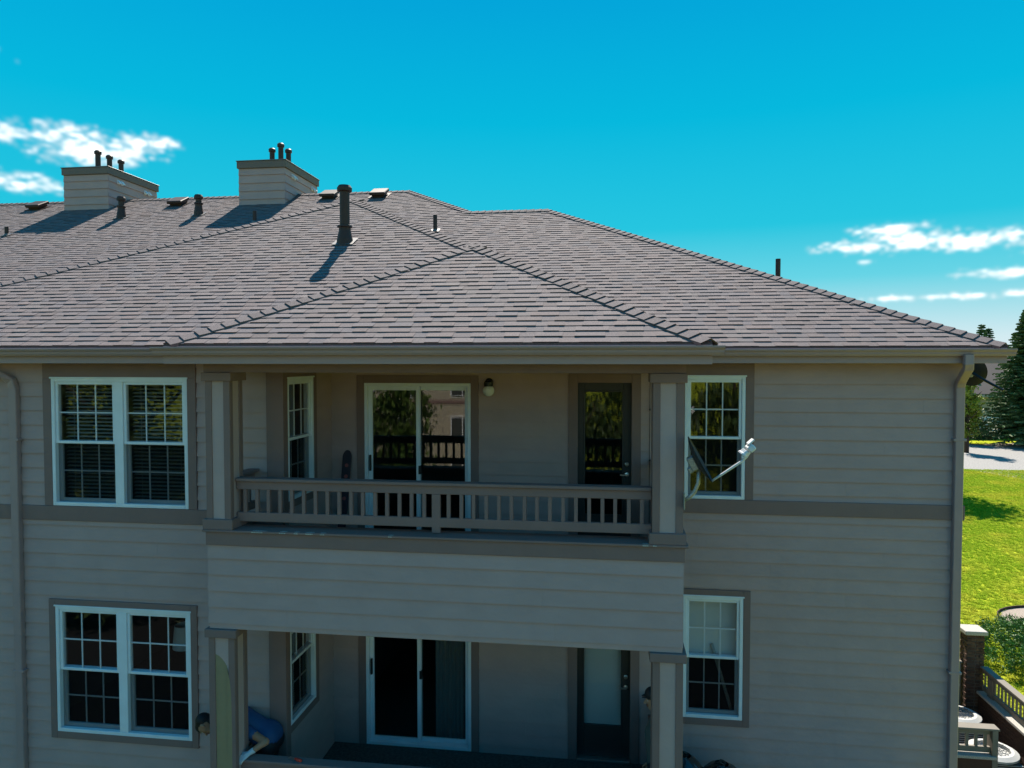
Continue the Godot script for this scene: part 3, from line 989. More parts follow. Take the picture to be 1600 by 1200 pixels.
func build_eaves() -> void:
	# gutters, fascia boards, soffits
	gutter(-10.9, -4.63, -7.65)
	gutter(-4.625, 1.05, -6.85)
	gutter(1.056, 4.70, -9.15)
	var fy0 := H - 0.043
	var fy1 := H + EY - 0.02
	bx("fascia_board", M.gutter, bld, Vector3(-10.81, fy0, -7.672), Vector3(-4.50, fy1, -7.64), 0.003)
	bx("fascia_board", M.gutter, bld, Vector3(-4.55, fy0, -6.872), Vector3(0.95, fy1, -6.84), 0.003)
	bx("fascia_board", M.gutter, bld, Vector3(-4.55, fy0, -7.639), Vector3(-4.52, fy1 - 0.001, -6.873), 0.003)
	bx("fascia_board", M.gutter, bld, Vector3(0.92, fy0, -9.139), Vector3(0.95, fy1 - 0.001, -6.873), 0.003)
	bx("fascia_board", M.gutter, bld, Vector3(0.951, fy0, -9.172), Vector3(4.64, fy1, -9.14), 0.003)
	bx("fascia_board", M.gutter, bld, Vector3(4.61, fy0, -20.9), Vector3(4.64, fy1 - 0.001, -9.173), 0.003)
	bx("soffit", M.gutter, bld, Vector3(-10.8, H - 0.038, ZL + 0.002), Vector3(-4.55, H - 0.02, -7.673))
	bx("soffit", M.gutter, bld, Vector3(-4.52, H - 0.038, ZB + 0.002), Vector3(0.92, H - 0.0205, -6.873))
	bx("soffit", M.gutter, bld, Vector3(-4.52, H - 0.0375, ZL + 0.002), Vector3(-4.31, H - 0.0205, ZB + 0.001))
	bx("soffit", M.gutter, bld, Vector3(0.745, H - 0.0375, ZR + 0.002), Vector3(0.919, H - 0.0205, ZB + 0.001))
	bx("soffit", M.gutter, bld, Vector3(0.92, H - 0.038, ZR + 0.002), Vector3(4.61, H - 0.021, -9.173))
	bx("soffit", M.gutter, bld, Vector3(XE + 0.002, H - 0.0375, -20.9), Vector3(4.609, H - 0.021, ZR + 0.001))
	# downspouts
	for d in [[[Vector3(4.185, 0.06, -9.07), Vector3(4.185, -0.05, -9.07), Vector3(4.20, -0.10, -9.10), Vector3(4.255, -0.26, -9.39), Vector3(4.265, -0.33, -9.445), Vector3(4.268, -0.42, -9.45), Vector3(4.27, -8.6, -9.45)]],
		[[Vector3(-7.86, 0.06, -7.57), Vector3(-7.86, -0.03, -7.57), Vector3(-7.80, -0.09, -7.60), Vector3(-7.40, -0.20, -7.90), Vector3(-7.31, -0.26, -7.94), Vector3(-7.285, -0.36, -7.945), Vector3(-7.285, -8.6, -7.945)]]]:
		var pts := []
		for p in d[0]:
			pts.append(p + Vector3(0, H, 0))
		var st := begin()
		# rectangular section with rounded corners
		var sec := []
		for c in [Vector2(1, 1), Vector2(-1, 1), Vector2(-1, -1), Vector2(1, -1)]:
			sec.append(Vector2(c.x * 0.052, c.y * 0.028)); sec.append(Vector2(c.x * 0.044, c.y * 0.038))
			if c.x * c.y < 0:
				var q: Vector2 = sec.pop_back(); var q2: Vector2 = sec.pop_back(); sec.append(q); sec.append(q2)
		var rings := []
		for i in pts.size():
			var dir: Vector3 = (pts[mini(i + 1, pts.size() - 1)] - pts[maxi(i - 1, 0)]).normalized()
			var u := Vector3(1, 0, 0); u = (u - dir * u.dot(dir)).normalized()
			var v := dir.cross(u)
			var ring := []
			for s in sec:
				ring.append(pts[i] + u * s.x + v * s.y)
			rings.append(ring)
		for i in pts.size() - 1:
			for j in sec.size():
				var j2 := (j + 1) % sec.size()
				quad(st, rings[i][j], rings[i][j2], rings[i + 1][j2], rings[i + 1][j])
		var o := fin(st, "downspout", M.gutter, bld)
		for y in [-1.0, -3.9]:
			var x: float = pts[6].x
			bx("strap", M.gutter, o, Vector3(x - 0.075, H + y, pts[6].z - 0.04), Vector3(x + 0.075, H + y + 0.03, pts[6].z + 0.041), 0.002)

func build_chimney(x0: float, x1: float, flues: Array, caps_at: Array) -> void:
	var z1 := -16.2
	var z0 := -18.1
	var core := bx("chimney", M.sheath, bld, Vector3(x0, H + 3.0, z0), Vector3(x1, H + 4.55, z1))
	var tfr := Transform3D(Basis.IDENTITY, Vector3(0, H, z1))
	var tri_ := Transform3D(Basis(Vector3(0, 0, -1), Vector3.UP, Vector3(1, 0, 0)), Vector3(x1, H, 0))
	var tle := Transform3D(Basis(Vector3(0, 0, 1), Vector3.UP, Vector3(-1, 0, 0)), Vector3(x0, H, 0))
	for k in 6:
		var v := 3.62 + k * 0.19 - 0.19
		lap_board(core, tfr, x0 - 0.012, v, x1 + 0.012, minf(v + 0.2, 4.53), v, k)
		lap_board(core, tri_, -z1, v, -z0, minf(v + 0.2, 4.53), v, k + 1)
		lap_board(core, tle, z0, v, z1, minf(v + 0.2, 4.53), v, k + 2)
	var st := begin()
	box(st, Vector3(x0 - 0.045, H + 4.54, z0 - 0.045), Vector3(x1 + 0.045, H + 4.70, z1 + 0.045), 0.006)
	fin(st, "chimney_band", M.capmetal, core)
	bx("chimney_cover", M.flash, core, Vector3(x0 - 0.06, H + 4.701, z0 - 0.06), Vector3(x1 + 0.06, H + 4.722, z1 + 0.06), 0.006)
	for p in flues:
		st = begin()
		lathe(st, Vector3(p[0], H + 4.72, p[1]), Vector3.UP, [[0.10, 0.0], [0.062, 0.03], [0.062, p[2] - 4.72 - 0.10], [0.085, p[2] - 4.72 - 0.09], [0.085, p[2] - 4.72 - 0.03], [0.055, p[2] - 4.72], [0.0, p[2] - 4.72 + 0.005]], 14)
		fin(st, "flue_pipe", M.vent, core)
	for p in caps_at:
		st = begin()
		box(st, Vector3(x1 + 0.012, H + p[1] - 0.05, p[0] - 0.05), Vector3(x1 + 0.03, H + p[1] + 0.05, p[0] + 0.05), 0.004)
		slab(st, [Vector3(x1 + 0.03, H + p[1] + 0.045, p[0] - 0.045), Vector3(x1 + 0.03, H + p[1] + 0.045, p[0] + 0.045), Vector3(x1 + 0.09, H + p[1] - 0.03, p[0] + 0.045), Vector3(x1 + 0.09, H + p[1] - 0.03, p[0] - 0.045)], Vector3(0, -0.01, 0))
		fin(st, "wall_cap", M.white, core)

func roof_y(z: float, z0: float) -> float:
	return H + EY + 0.5 * (z0 - z)

func vent_pipe(x: float, z: float, z0: float, top: float, r: float, hood: bool) -> void:
	var y := roof_y(z, z0)
	var n := Vector3(0, 2, 1).normalized()
	var st := begin()
	var ht := H + top - y
	if hood:
		lathe(st, Vector3(x, y - 0.05, z), Vector3.UP, [[r, 0.0], [r, ht - 0.07], [r * 1.5, ht - 0.06], [r * 1.52, ht - 0.01], [r * 1.2, ht + 0.03], [0.0, ht + 0.05]], 20)
	else:
		lathe(st, Vector3(x, y - 0.05, z), Vector3.UP, [[r, 0.0], [r, ht + 0.05], [r * 0.82, ht + 0.05], [r * 0.82, ht - 0.1], [0.0, ht - 0.1]], 14)
	var p := fin(st, "vent_pipe", M.vent, bld)
	st = begin()
	if hood:
		lathe(st, Vector3(x, y - 0.06, z), Vector3.UP, [[r * 1.75, 0.0], [r * 1.6, 0.12], [r * 1.2, 0.26], [r * 1.2, 0.30], [r * 1.55, 0.31], [r * 1.5, 0.335], [r * 1.02, 0.345]], 20)
		fin(st, "storm_collar", M.vent, p)
		st = begin()
	else:
		lathe(st, Vector3(x, y - 0.03, z), Vector3.UP, [[r * 1.5, 0.0], [r * 1.25, 0.06], [r * 1.04, 0.075]], 14)
	var fr := Transform3D(Basis(Vector3.RIGHT, Vector3(0, 0.4472, -0.8944), n), Vector3(x, y + 0.028, z))
	box(st, Vector3(-r * 2.2, -r * 2.0, -0.003), Vector3(r * 2.2, r * 2.2, 0.002), 0.001, fr)
	fin(st, "flashing", M.flash, p)

func box_vent(x: float, z: float, z0: float) -> void:
	var y := roof_y(z, z0)
	var fr := Transform3D(Basis(Vector3.RIGHT, Vector3(0, 0.4472, -0.8944), Vector3(0, 2, 1).normalized()), Vector3(x, y + 0.02, z))
	var st := begin()
	box(st, Vector3(-0.19, -0.2, 0.05), Vector3(0.19, 0.2, 0.125), 0.015, fr)
	var v := fin(st, "box_vent", M.vent, bld)
	st = begin()
	box(st, Vector3(-0.145, -0.15, 0.0), Vector3(0.145, 0.15, 0.055), 0.0, fr)
	box(st, Vector3(-0.23, -0.22, 0.0), Vector3(0.23, 0.24, 0.004), 0.0, fr)
	fin(st, "vent_neck", M.vent, v)

func build_roof_fittings() -> void:
	build_chimney(-13.33, -12.16, [[-12.72, -16.6, 5.24], [-12.72, -17.02, 5.24], [-12.72, -17.46, 5.24]], [[-16.55, 4.42], [-16.68, 4.42], [-17.6, 4.40], [-17.75, 4.40]])
	build_chimney(-8.74, -7.61, [[-7.93, -16.7, 5.26], [-7.93, -17.12, 5.24], [-8.30, -17.0, 5.24], [-8.18, -17.35, 5.0]], [[-16.6, 4.42], [-16.72, 4.42], [-17.75, 4.40], [-17.9, 4.40]])
	vent_pipe(-4.185, -11.05, -7.65, 2.79, 0.078, true)
	vent_pipe(-11.23, -15.40, -9.15, 3.80, 0.065, true)
	vent_pipe(-9.35, -15.47, -9.15, 3.80, 0.065, true)
	vent_pipe(-13.2, -14.3, -9.15, 2.93, 0.04, false)
	vent_pipe(-3.40, -13.87, -9.15, 2.84, 0.04, false)
	vent_pipe(-7.62, -14.75, -9.15, 3.22, 0.04, false)
	# the last one stands behind the right hip
	var st := begin()
	lathe(st, Vector3(2.62, H + 0.9, -11.75), Vector3.UP, [[0.038, 0.0], [0.038, 0.68], [0.03, 0.68], [0.0, 0.5]], 14)
	fin(st, "vent_pipe", M.vent, bld)
	for p in [[-14.27, -16.44], [-10.42, -16.39], [-6.65, -16.6], [-5.41, -16.58]]:
		box_vent(p[0], p[1], -9.15)

# ---------------------------------------------------------------- things on the building
func build_fittings() -> void:
	# globe lamp on the recessed wall
	var lamp := thing("wall_lamp", "unlit white glass globe lamp on black base beside the upper sliding door", "lamp", Vector3(-1.588, H - 0.40, ZR + 0.1))
	var st := begin()
	lathe(st, Vector3(-1.588, H - 0.30, ZR + 0.018), Vector3(0, 0, 1), [[0.055, 0.0], [0.055, 0.02], [0.03, 0.035], [0.03, 0.06], [0.0, 0.06]], 18)
	lathe(st, Vector3(-1.588, H - 0.335, ZR + 0.085), Vector3.UP, [[0.058, -0.02], [0.058, 0.04], [0.045, 0.055], [0.0, 0.06]], 18)
	fin(st, "lamp_base", M.black, lamp)
	st = begin()
	var prof := []
	for i in 13:
		var a := PI * i / 12.0
		prof.append([0.078 * sin(a), -0.078 * cos(a)])
	lathe(st, Vector3(-1.588, H - 0.412, ZR + 0.085), Vector3.UP, prof, 24)
	var gm := st
	gm.set_smooth_group(1)
	fin(gm, "globe", M.globe, lamp)

	# satellite dish on the right column
	var dish := thing("satellite_dish", "dark satellite dish with white arm and receiver on the balcony's right column", "dish", Vector3(0.73, H - 1.4, -7.2))
	st = begin()
	tube(st, [Vector3(0.735, H - 1.38, -7.14), Vector3(0.78, H - 1.345, -7.13), Vector3(0.83, H - 1.29, -7.12), Vector3(0.865, H - 1.20, -7.11), Vector3(0.87, H - 1.06, -7.11)], [0.02, 0.02, 0.02, 0.02, 0.02], 10)
	box(st, Vector3(0.730, H - 1.46, -7.20), Vector3(0.738, H - 1.30, -7.08), 0.003)
	fin(st, "mast", M.galv, dish)
	var dc := Vector3(0.885, H - 0.965, -7.1)
	var up := Vector3(-0.235, 0.43, 0.0).normalized()
	var nrm := Vector3(0.43, 0.235, 0.05).normalized()
	up = (up - nrm * up.dot(nrm)).normalized()
	var sd := up.cross(nrm)
	st = begin()
	st.set_smooth_group(1)
	var R := 6
	var S := 28
	for f in 2:
		for i in R:
			for j in S:
				var q := []
				for c in [[i, j], [i + 1, j], [i + 1, j + 1], [i, j + 1]]:
					var r := float(c[0]) / R
					var an: float = TAU * c[1] / S
					q.append(dc + (up * cos(an) * 0.25 + sd * sin(an) * 0.22) * r + nrm * (0.05 * r * r - 0.05 - 0.006 * f))
				quad(st, q[0], q[1], q[2], q[3])
	for j in S:
		var q := []
		for c in [[0, j], [0, j + 1], [1, j + 1], [1, j]]:
			var an: float = TAU * c[1] / S
			q.append(dc + up * cos(an) * 0.25 + sd * sin(an) * 0.22 + nrm * (-0.006 * c[0]))
		quad(st, q[0], q[1], q[2], q[3])
	fin(st, "reflector", M.dish, dish)
	st = begin()
	box(st, Vector3(-0.06, -0.07, -0.12), Vector3(0.06, 0.07, -0.05), 0.01, Transform3D(Basis(sd, up, nrm), dc))
	box(st, Vector3(-0.03, -0.03, -0.16), Vector3(0.03, 0.03, -0.11), 0.01, Transform3D(Basis(sd, up, nrm), dc - up * 0.05))
	fin(st, "bracket", M.galv, dish)
	var b0 := dc - up * 0.235 + nrm * -0.01
	var b1 := Vector3(1.265, H - 0.975, -7.08)
	var b2 := Vector3(1.345, H - 0.875, -7.08)
	st = begin()
	tube(st, [b0, b0.lerp(b1, 0.35), b1, b1 + Vector3(0.045, 0.045, 0), b2], [0.011, 0.012, 0.013, 0.013, 0.011], 8, 1.4)
	fin(st, "feed_arm", M.dishwhite, dish)
	st = begin()
	var lt := Transform3D(Basis(Vector3(0, 0, 1), 0.75), b2 + Vector3(0.0, 0.04, 0))
	box(st, Vector3(-0.04, -0.036, -0.085), Vector3(0.03, 0.026, 0.085), 0.012, lt)
	for z in [-0.07, 0.0, 0.07]:
		lathe(st, lt * Vector3(-0.05, 0.0, z), lt.basis * Vector3(-1, 0, 0), [[0.022, 0.0], [0.024, 0.035], [0.032, 0.045], [0.032, 0.06], [0.0, 0.062]], 12)
	box(st, Vector3(0.0, 0.03, -0.06), Vector3(0.07, 0.045, 0.06), 0.006, lt)
	fin(st, "receiver", M.dishwhite, dish)

	# second dish, round the right corner, seen from behind
	var d2 := thing("satellite_dish", "small black satellite dish seen from behind past the right eave corner", "dish", Vector3(XE + 0.02, H - 0.5, -11.4))
	st = begin()
	tube(st, [Vector3(XE + 0.02, H - 0.42, -11.3), Vector3(XE + 0.5, H - 0.40, -11.45), Vector3(5.15, H - 0.33, -11.5), Vector3(5.3, H - 0.17, -11.5)], [0.02, 0.02, 0.02, 0.02], 8)
	fin(st, "mast", M.galv, d2)
	st = begin()
	var c2 := Vector3(5.36, H - 0.17, -11.55)
	var n2 := Vector3(0.55, 0.35, -0.75).normalized()
	var u2 := (Vector3.UP - n2 * n2.y).normalized()
	var s2 := u2.cross(n2)
	for i in R:
		for j in S:
			var q := []
			for c in [[i, j], [i + 1, j], [i + 1, j + 1], [i, j + 1]]:
				var r := float(c[0]) / R
				var an: float = TAU * c[1] / S
				q.append(c2 + (u2 * cos(an) * 0.24 + s2 * sin(an) * 0.22) * r + n2 * (0.05 * r * r - 0.05))
			quad(st, q[0], q[1], q[2], q[3])
	fin(st, "reflector", M.black, d2)
	st = begin()
	tube(st, [c2 - u2 * 0.2, c2 - u2 * 0.25 + n2 * 0.25, c2 - u2 * 0.22 + n2 * 0.42], [0.016, 0.016, 0.016], 8)
	tube(st, [Vector3(5.3, H - 0.16, -11.48), Vector3(5.44, H - 0.30, -11.3), Vector3(5.60, H - 0.44, -11.1)], [0.022, 0.02, 0.018], 8)
	fin(st, "feed_arm", M.black, d2)
	st = begin()
	box(st, Vector3(-0.05, -0.06, -0.06), Vector3(0.05, 0.06, 0.0), 0.012, Transform3D(Basis(s2, u2, n2), c2 - n2 * 0.05))
	fin(st, "bracket", M.galv, d2)

	# narrow board leaning on the recessed wall of the balcony
	var bd := thing("leaning_board", "narrow dark board with red and white marks leaning on the upper balcony wall", "board", Vector3(-3.60, H + UP, ZR + 0.3))
	var bt := Transform3D(Basis(Vector3.RIGHT, -0.16) * Basis(Vector3(0, 0, 1), -0.03), Vector3(-3.60, H + UP + 0.005, ZR + 0.26))
	st = begin()
	var ring := []
	for i in 25:
		var a := PI * i / 24.0
		ring.append(Vector3(-0.062 * cos(a), 1.18 + 0.10 * sin(a), 0))
	ring.append(Vector3(0.055, 0.05, 0)); ring.append(Vector3(0.04, 0.0, 0)); ring.append(Vector3(-0.04, 0.0, 0)); ring.append(Vector3(-0.055, 0.05, 0))
	for i in ring.size():
		ring[i] = bt * (ring[i] as Vector3)
	slab(st, ring, bt.basis * Vector3(0, 0, -0.012))
	fin(st, "deck_board", M.boardart, bd)
	st = begin()
	for y in [1.07, 0.92, 0.62]:
		lathe(st, bt * Vector3(0.005, y, 0.0), bt.basis * Vector3(0, 0, 1), [[0.026, 0.0], [0.026, 0.004], [0.0, 0.004]], 12)
	fin(st, "red_mark", M.boardpink, bd)
	st = begin()
	lathe(st, bt * Vector3(0.0, 0.78, 0.0), bt.basis * Vector3(0, 0, 1), [[0.026, 0.0], [0.026, 0.005], [0.0, 0.005]], 12)
	fin(st, "white_mark", M.white, bd)

	# small red tool on the lower rail
	var tl := thing("red_tool", "small red handled tool lying on the lower railing", "tool", Vector3(-3.35, H - 4.40, ZB - 0.13))
	st = begin()
	tube(st, [Vector3(-3.40, H - 4.385, ZB - 0.15), Vector3(-3.34, H - 4.381, ZB - 0.12), Vector3(-3.31, H - 4.377, ZB - 0.11)], [0.013, 0.017, 0.012], 8)
	fin(st, "handle", M.red, tl)
	st = begin()
	box(st, Vector3(-0.05, 0, -0.02), Vector3(0.05, 0.003, 0.02), 0.0, Transform3D(Basis(Vector3.UP, -0.4), Vector3(-3.44, H - 4.397, ZB - 0.165)))
	fin(st, "blade", M.steel, tl)

	# refuse bags on the terrace under the lower right window
	var tr := bx("terrace", M.concrete, null, Vector3(0.80, 0.0, -9.45), Vector3(4.25, 3.06, -8.05), 0.01)
	structure(tr)
	for k in 2:
		var c: Vector3 = [Vector3(0.93, 3.06, -8.82), Vector3(1.38, 3.06, -8.84)][k]
		var hh: float = [0.80, 0.72][k]
		var bag := thing("refuse_bag", ["shiny black refuse bag beside the lower right column", "black refuse bag under the lower right window, away from the column"][k], "bag", c, "refuse bags under the window")
		var nz := FastNoiseLite.new(); nz.seed = 30 + k; nz.frequency = 2.6; nz.fractal_octaves = 3
		st = begin()
		st.set_smooth_group(1)
		var grid := []
		for i in 25:
			var row := []
			var v := i / 24.0
			var r := 0.30 * pow(sin(PI * clampf(v * 0.93 + 0.04, 0.0, 1.0)), 0.55)
			for j in 40:
				var an: float = TAU * j / 40.0
				var d := Vector3(cos(an), 0, sin(an))
				var fold := 1.0 + 0.16 * nz.get_noise_3d(d.x * 0.9, v * 1.6, d.z * 0.9) + 0.05 * absf(sin(an * 7.0 + v * 5.0)) * v
				row.append(c + d * r * fold + Vector3(0, v * hh + 0.05 * nz.get_noise_3d(d.x, v + 5.0, d.z) * sin(PI * v), 0))
			grid.append(row)
		for i in 24:
			for j in 40:
				var j2 := (j + 1) % 40
				quad(st, grid[i][j], grid[i + 1][j], grid[i + 1][j2], grid[i][j2])
		fin(st, "sack", M.bag, bag)
		st = begin()
		lathe(st, c + Vector3(0.0, hh - 0.03, 0.0), Vector3(0.25, 1, 0.15), [[0.08, 0.0], [0.026, 0.03], [0.03, 0.045], [0.045, 0.06], [0.012, 0.055]], 14)
		fin(st, "tied_neck", M.bag, bag)

	# floor lamp seen through the lower left window
	var fl := thing("floor_lamp", "pale shaded floor lamp seen inside the lower left twin window", "lamp", Vector3(-5.95, H + LO, -9.35))
	st = begin()
	lathe(st, Vector3(-5.95, H + LO, -9.35), Vector3.UP, [[0.14, 0.0], [0.14, 0.02], [0.014, 0.04], [0.014, 1.35], [0.0, 1.35]], 14)
	fin(st, "stand", M.black, fl)
	st = begin()
	lathe(st, Vector3(-5.95, H + LO + 1.28, -9.35), Vector3.UP, [[0.17, 0.0], [0.14, 0.32], [0.135, 0.32], [0.165, 0.0]], 20)
	fin(st, "lamp_shade", M.blind, fl)

# ---------------------------------------------------------------- people: capsules joined into one skin
func sd_bone(p: Vector3, b: Array) -> float:
	var a: Vector3 = b[0]
	var ab: Vector3 = b[1] - a
	var t := clampf((p - a).dot(ab) / maxf(ab.length_squared(), 1e-9), 0.0, 1.0)
	return (p - a - ab * t).length() - lerpf(b[2], b[3], t)

# bones: [a, b, radius a, radius b, colour, blend]
func skin_mesh(st: SurfaceTool, bones: Array, cell: float) -> void:
	var lo := Vector3.ONE * 1e9
	var hi := Vector3.ONE * -1e9
	for b in bones:
		var r: float = maxf(b[2], b[3]) + cell * 3.0
		for k in 2:
			lo = lo.min(b[k] - Vector3.ONE * r)
			hi = hi.max(b[k] + Vector3.ONE * r)
	var nx := int((hi.x - lo.x) / cell) + 2
	var ny := int((hi.y - lo.y) / cell) + 2
	var nz := int((hi.z - lo.z) / cell) + 2
	var f := PackedFloat32Array(); f.resize(nx * ny * nz); f.fill(9.0)
	var best := PackedFloat32Array(); best.resize(nx * ny * nz); best.fill(9.0)
	var who := PackedInt32Array(); who.resize(nx * ny * nz)
	for bi in bones.size():
		var b: Array = bones[bi]
		var k: float = b[5]
		var r: float = maxf(b[2], b[3]) + maxf(k, cell) * 2.0 + cell
		var l: Vector3 = ((b[0] as Vector3).min(b[1]) - Vector3.ONE * r - lo) / cell
		var g: Vector3 = ((b[0] as Vector3).max(b[1]) + Vector3.ONE * r - lo) / cell
		for z in range(maxi(0, int(l.z)), mini(nz, int(g.z) + 2)):
			for y in range(maxi(0, int(l.y)), mini(ny, int(g.y) + 2)):
				var row := (z * ny + y) * nx
				for x in range(maxi(0, int(l.x)), mini(nx, int(g.x) + 2)):
					var d := sd_bone(lo + Vector3(x, y, z) * cell, b)
					var i := row + x
					var o := f[i]
					if d < best[i]:
						best[i] = d
						who[i] = bi
					var h := maxf(k - absf(d - o), 0.0) / k
					f[i] = minf(d, o) - h * h * k * 0.25
	var ids := {}
	var vs := PackedVector3Array()
	var cs := PackedColorArray()
	var off := [0, 1, nx, nx + 1, nx * ny, nx * ny + 1, nx * ny + nx, nx * ny + nx + 1]
	var edges := [[0, 1], [2, 3], [4, 5], [6, 7], [0, 2], [1, 3], [4, 6], [5, 7], [0, 4], [1, 5], [2, 6], [3, 7]]
	for z in nz - 1:
		for y in ny - 1:
			for x in nx - 1:
				var i := (z * ny + y) * nx + x
				var m := 0
				for c in 8:
					if f[i + off[c]] < 0.0:
						m |= 1 << c
				if m == 0 or m == 255:
					continue
				var s := Vector3.ZERO
				var n := 0
				for e in edges:
					var a: int = e[0]
					var b: int = e[1]
					if ((m >> a) & 1) != ((m >> b) & 1):
						var fa := f[i + off[a]]
						var t := fa / (fa - f[i + off[b]])
						var pa := Vector3(a & 1, (a >> 1) & 1, a >> 2)
						var pb := Vector3(b & 1, (b >> 1) & 1, b >> 2)
						s += pa.lerp(pb, t)
						n += 1
				ids[i] = vs.size()
				vs.append(lo + (Vector3(x, y, z) + s / n) * cell)
				cs.append(bones[who[i]][4])
	var step := [1, nx, nx * ny]
	st.set_smooth_group(1)
	for z in range(1, nz - 1):
		for y in range(1, ny - 1):
			for x in range(1, nx - 1):
				var i := (z * ny + y) * nx + x
				var ina := f[i] < 0.0
				for ax in 3:
					if ina == (f[i + step[ax]] < 0.0):
						continue
					var u: int = step[(ax + 1) % 3]
					var v: int = step[(ax + 2) % 3]
					var q := [ids.get(i, -1), ids.get(i - u, -1), ids.get(i - u - v, -1), ids.get(i - v, -1)]
					if -1 in q:
						continue
					if ina:
						q.reverse()
					for c in [0, 1, 2, 0, 2, 3]:
						st.set_color(cs[q[c]])
						st.add_vertex(vs[q[c]])
	st.set_smooth_group(-1)

func hand_bones(wrist: Vector3, fwd: Vector3, palm_n: Vector3, col: Color, curl := 0.5, thumb_side := 1.0) -> Array:
	var f := fwd.normalized()
	var n := (palm_n - f * palm_n.dot(f)).normalized()
	var s := f.cross(n) * thumb_side
	var out := [[wrist, wrist + f * 0.05, 0.024, 0.026, col, 0.012]]
	var lens := [0.072, 0.082, 0.076, 0.060]
	for k in 4:
		var base := wrist + f * 0.085 + s * (0.030 - 0.020 * k)
		out.append([wrist + f * 0.03 + s * (0.018 - 0.012 * k), base, 0.015, 0.0125, col, 0.010])
		var d1 := (f * cos(curl * 0.7) + n * sin(curl * 0.7))
		var d2 := (f * cos(curl * 1.6) + n * sin(curl * 1.6))
		var p1: Vector3 = base + d1 * float(lens[k]) * 0.5
		var p2: Vector3 = p1 + d2 * float(lens[k]) * 0.5
		out.append([base, p1, 0.0105, 0.0095, col, 0.004])
		out.append([p1, p2, 0.0095, 0.0085, col, 0.004])
	var tb := wrist + f * 0.03 + s * 0.026
	var td := (f * 0.6 + s * 0.75 + n * 0.25).normalized()
	out.append([tb, tb + td * 0.04, 0.014, 0.012, col, 0.008])
	out.append([tb + td * 0.04, tb + td * 0.04 + (td + f * 0.8).normalized() * 0.034, 0.0115, 0.0095, col, 0.004])
	return out

func head_bones(c: Vector3, face: Vector3, upv: Vector3, skin_c: Color, hair_c: Color, capped := false) -> Array:
	var f := face.normalized()
	var u := (upv - f * upv.dot(f)).normalized()
	var s := f.cross(u)
	var lip := Color(skin_c.r * 0.75, skin_c.g * 0.5, skin_c.b * 0.5)
	var out := [
		[c + u * 0.025 - f * 0.015, c + u * 0.03 + f * 0.02, 0.083, 0.076, skin_c, 0.02],
		[c - u * 0.03 + f * 0.035, c - u * 0.075 + f * 0.052, 0.058, 0.034, skin_c, 0.03],
		[c + u * 0.012 + f * 0.088, c - u * 0.022 + f * 0.113, 0.009, 0.013, skin_c, 0.008],
		[c - u * 0.022 + f * 0.100 + s * 0.012, c - u * 0.022 + f * 0.100 - s * 0.012, 0.009, 0.009, skin_c, 0.006],
		[c - u * 0.048 + f * 0.090 + s * 0.018, c - u * 0.048 + f * 0.090 - s * 0.018, 0.008, 0.008, lip, 0.004],
		[c - u * 0.060 + f * 0.088 + s * 0.014, c - u * 0.060 + f * 0.088 - s * 0.014, 0.008, 0.008, lip, 0.004],
		[c + u * 0.032 + f * 0.086 + s * 0.035, c + u * 0.032 + f * 0.086 - s * 0.035, 0.010, 0.010, skin_c, 0.012]]
	for k in [-1.0, 1.0]:
		out.append([c + u * 0.015 + f * 0.078 + s * 0.032 * k, c + u * 0.015 + f * 0.0785 + s * 0.034 * k, 0.0105, 0.0105, Color(0.5, 0.48, 0.46), 0.002])
		out.append([c + u * 0.014 + s * 0.084 * k - f * 0.01, c - u * 0.022 + s * 0.083 * k - f * 0.008, 0.015, 0.010, skin_c, 0.006])
	# hair: back and top of the skull
	out.append([c + u * 0.045 - f * 0.035, c + u * 0.055 + f * 0.025, 0.090, 0.072, hair_c, 0.008])
	out.append([c - f * 0.05, c - u * 0.045 - f * 0.055, 0.070, 0.045, hair_c, 0.012])
	if capped:
		out.append([c + u * 0.065 - f * 0.02, c + u * 0.065 + f * 0.03, 0.092, 0.078, hair_c, 0.006])
		out.append([c + u * 0.048 + f * 0.09 + s * 0.03, c + u * 0.045 + f * 0.135 + s * 0.02, 0.012, 0.008, hair_c, 0.01])
		out.append([c + u * 0.048 + f * 0.09 - s * 0.03, c + u * 0.045 + f * 0.135 - s * 0.02, 0.012, 0.008, hair_c, 0.01])
	return out

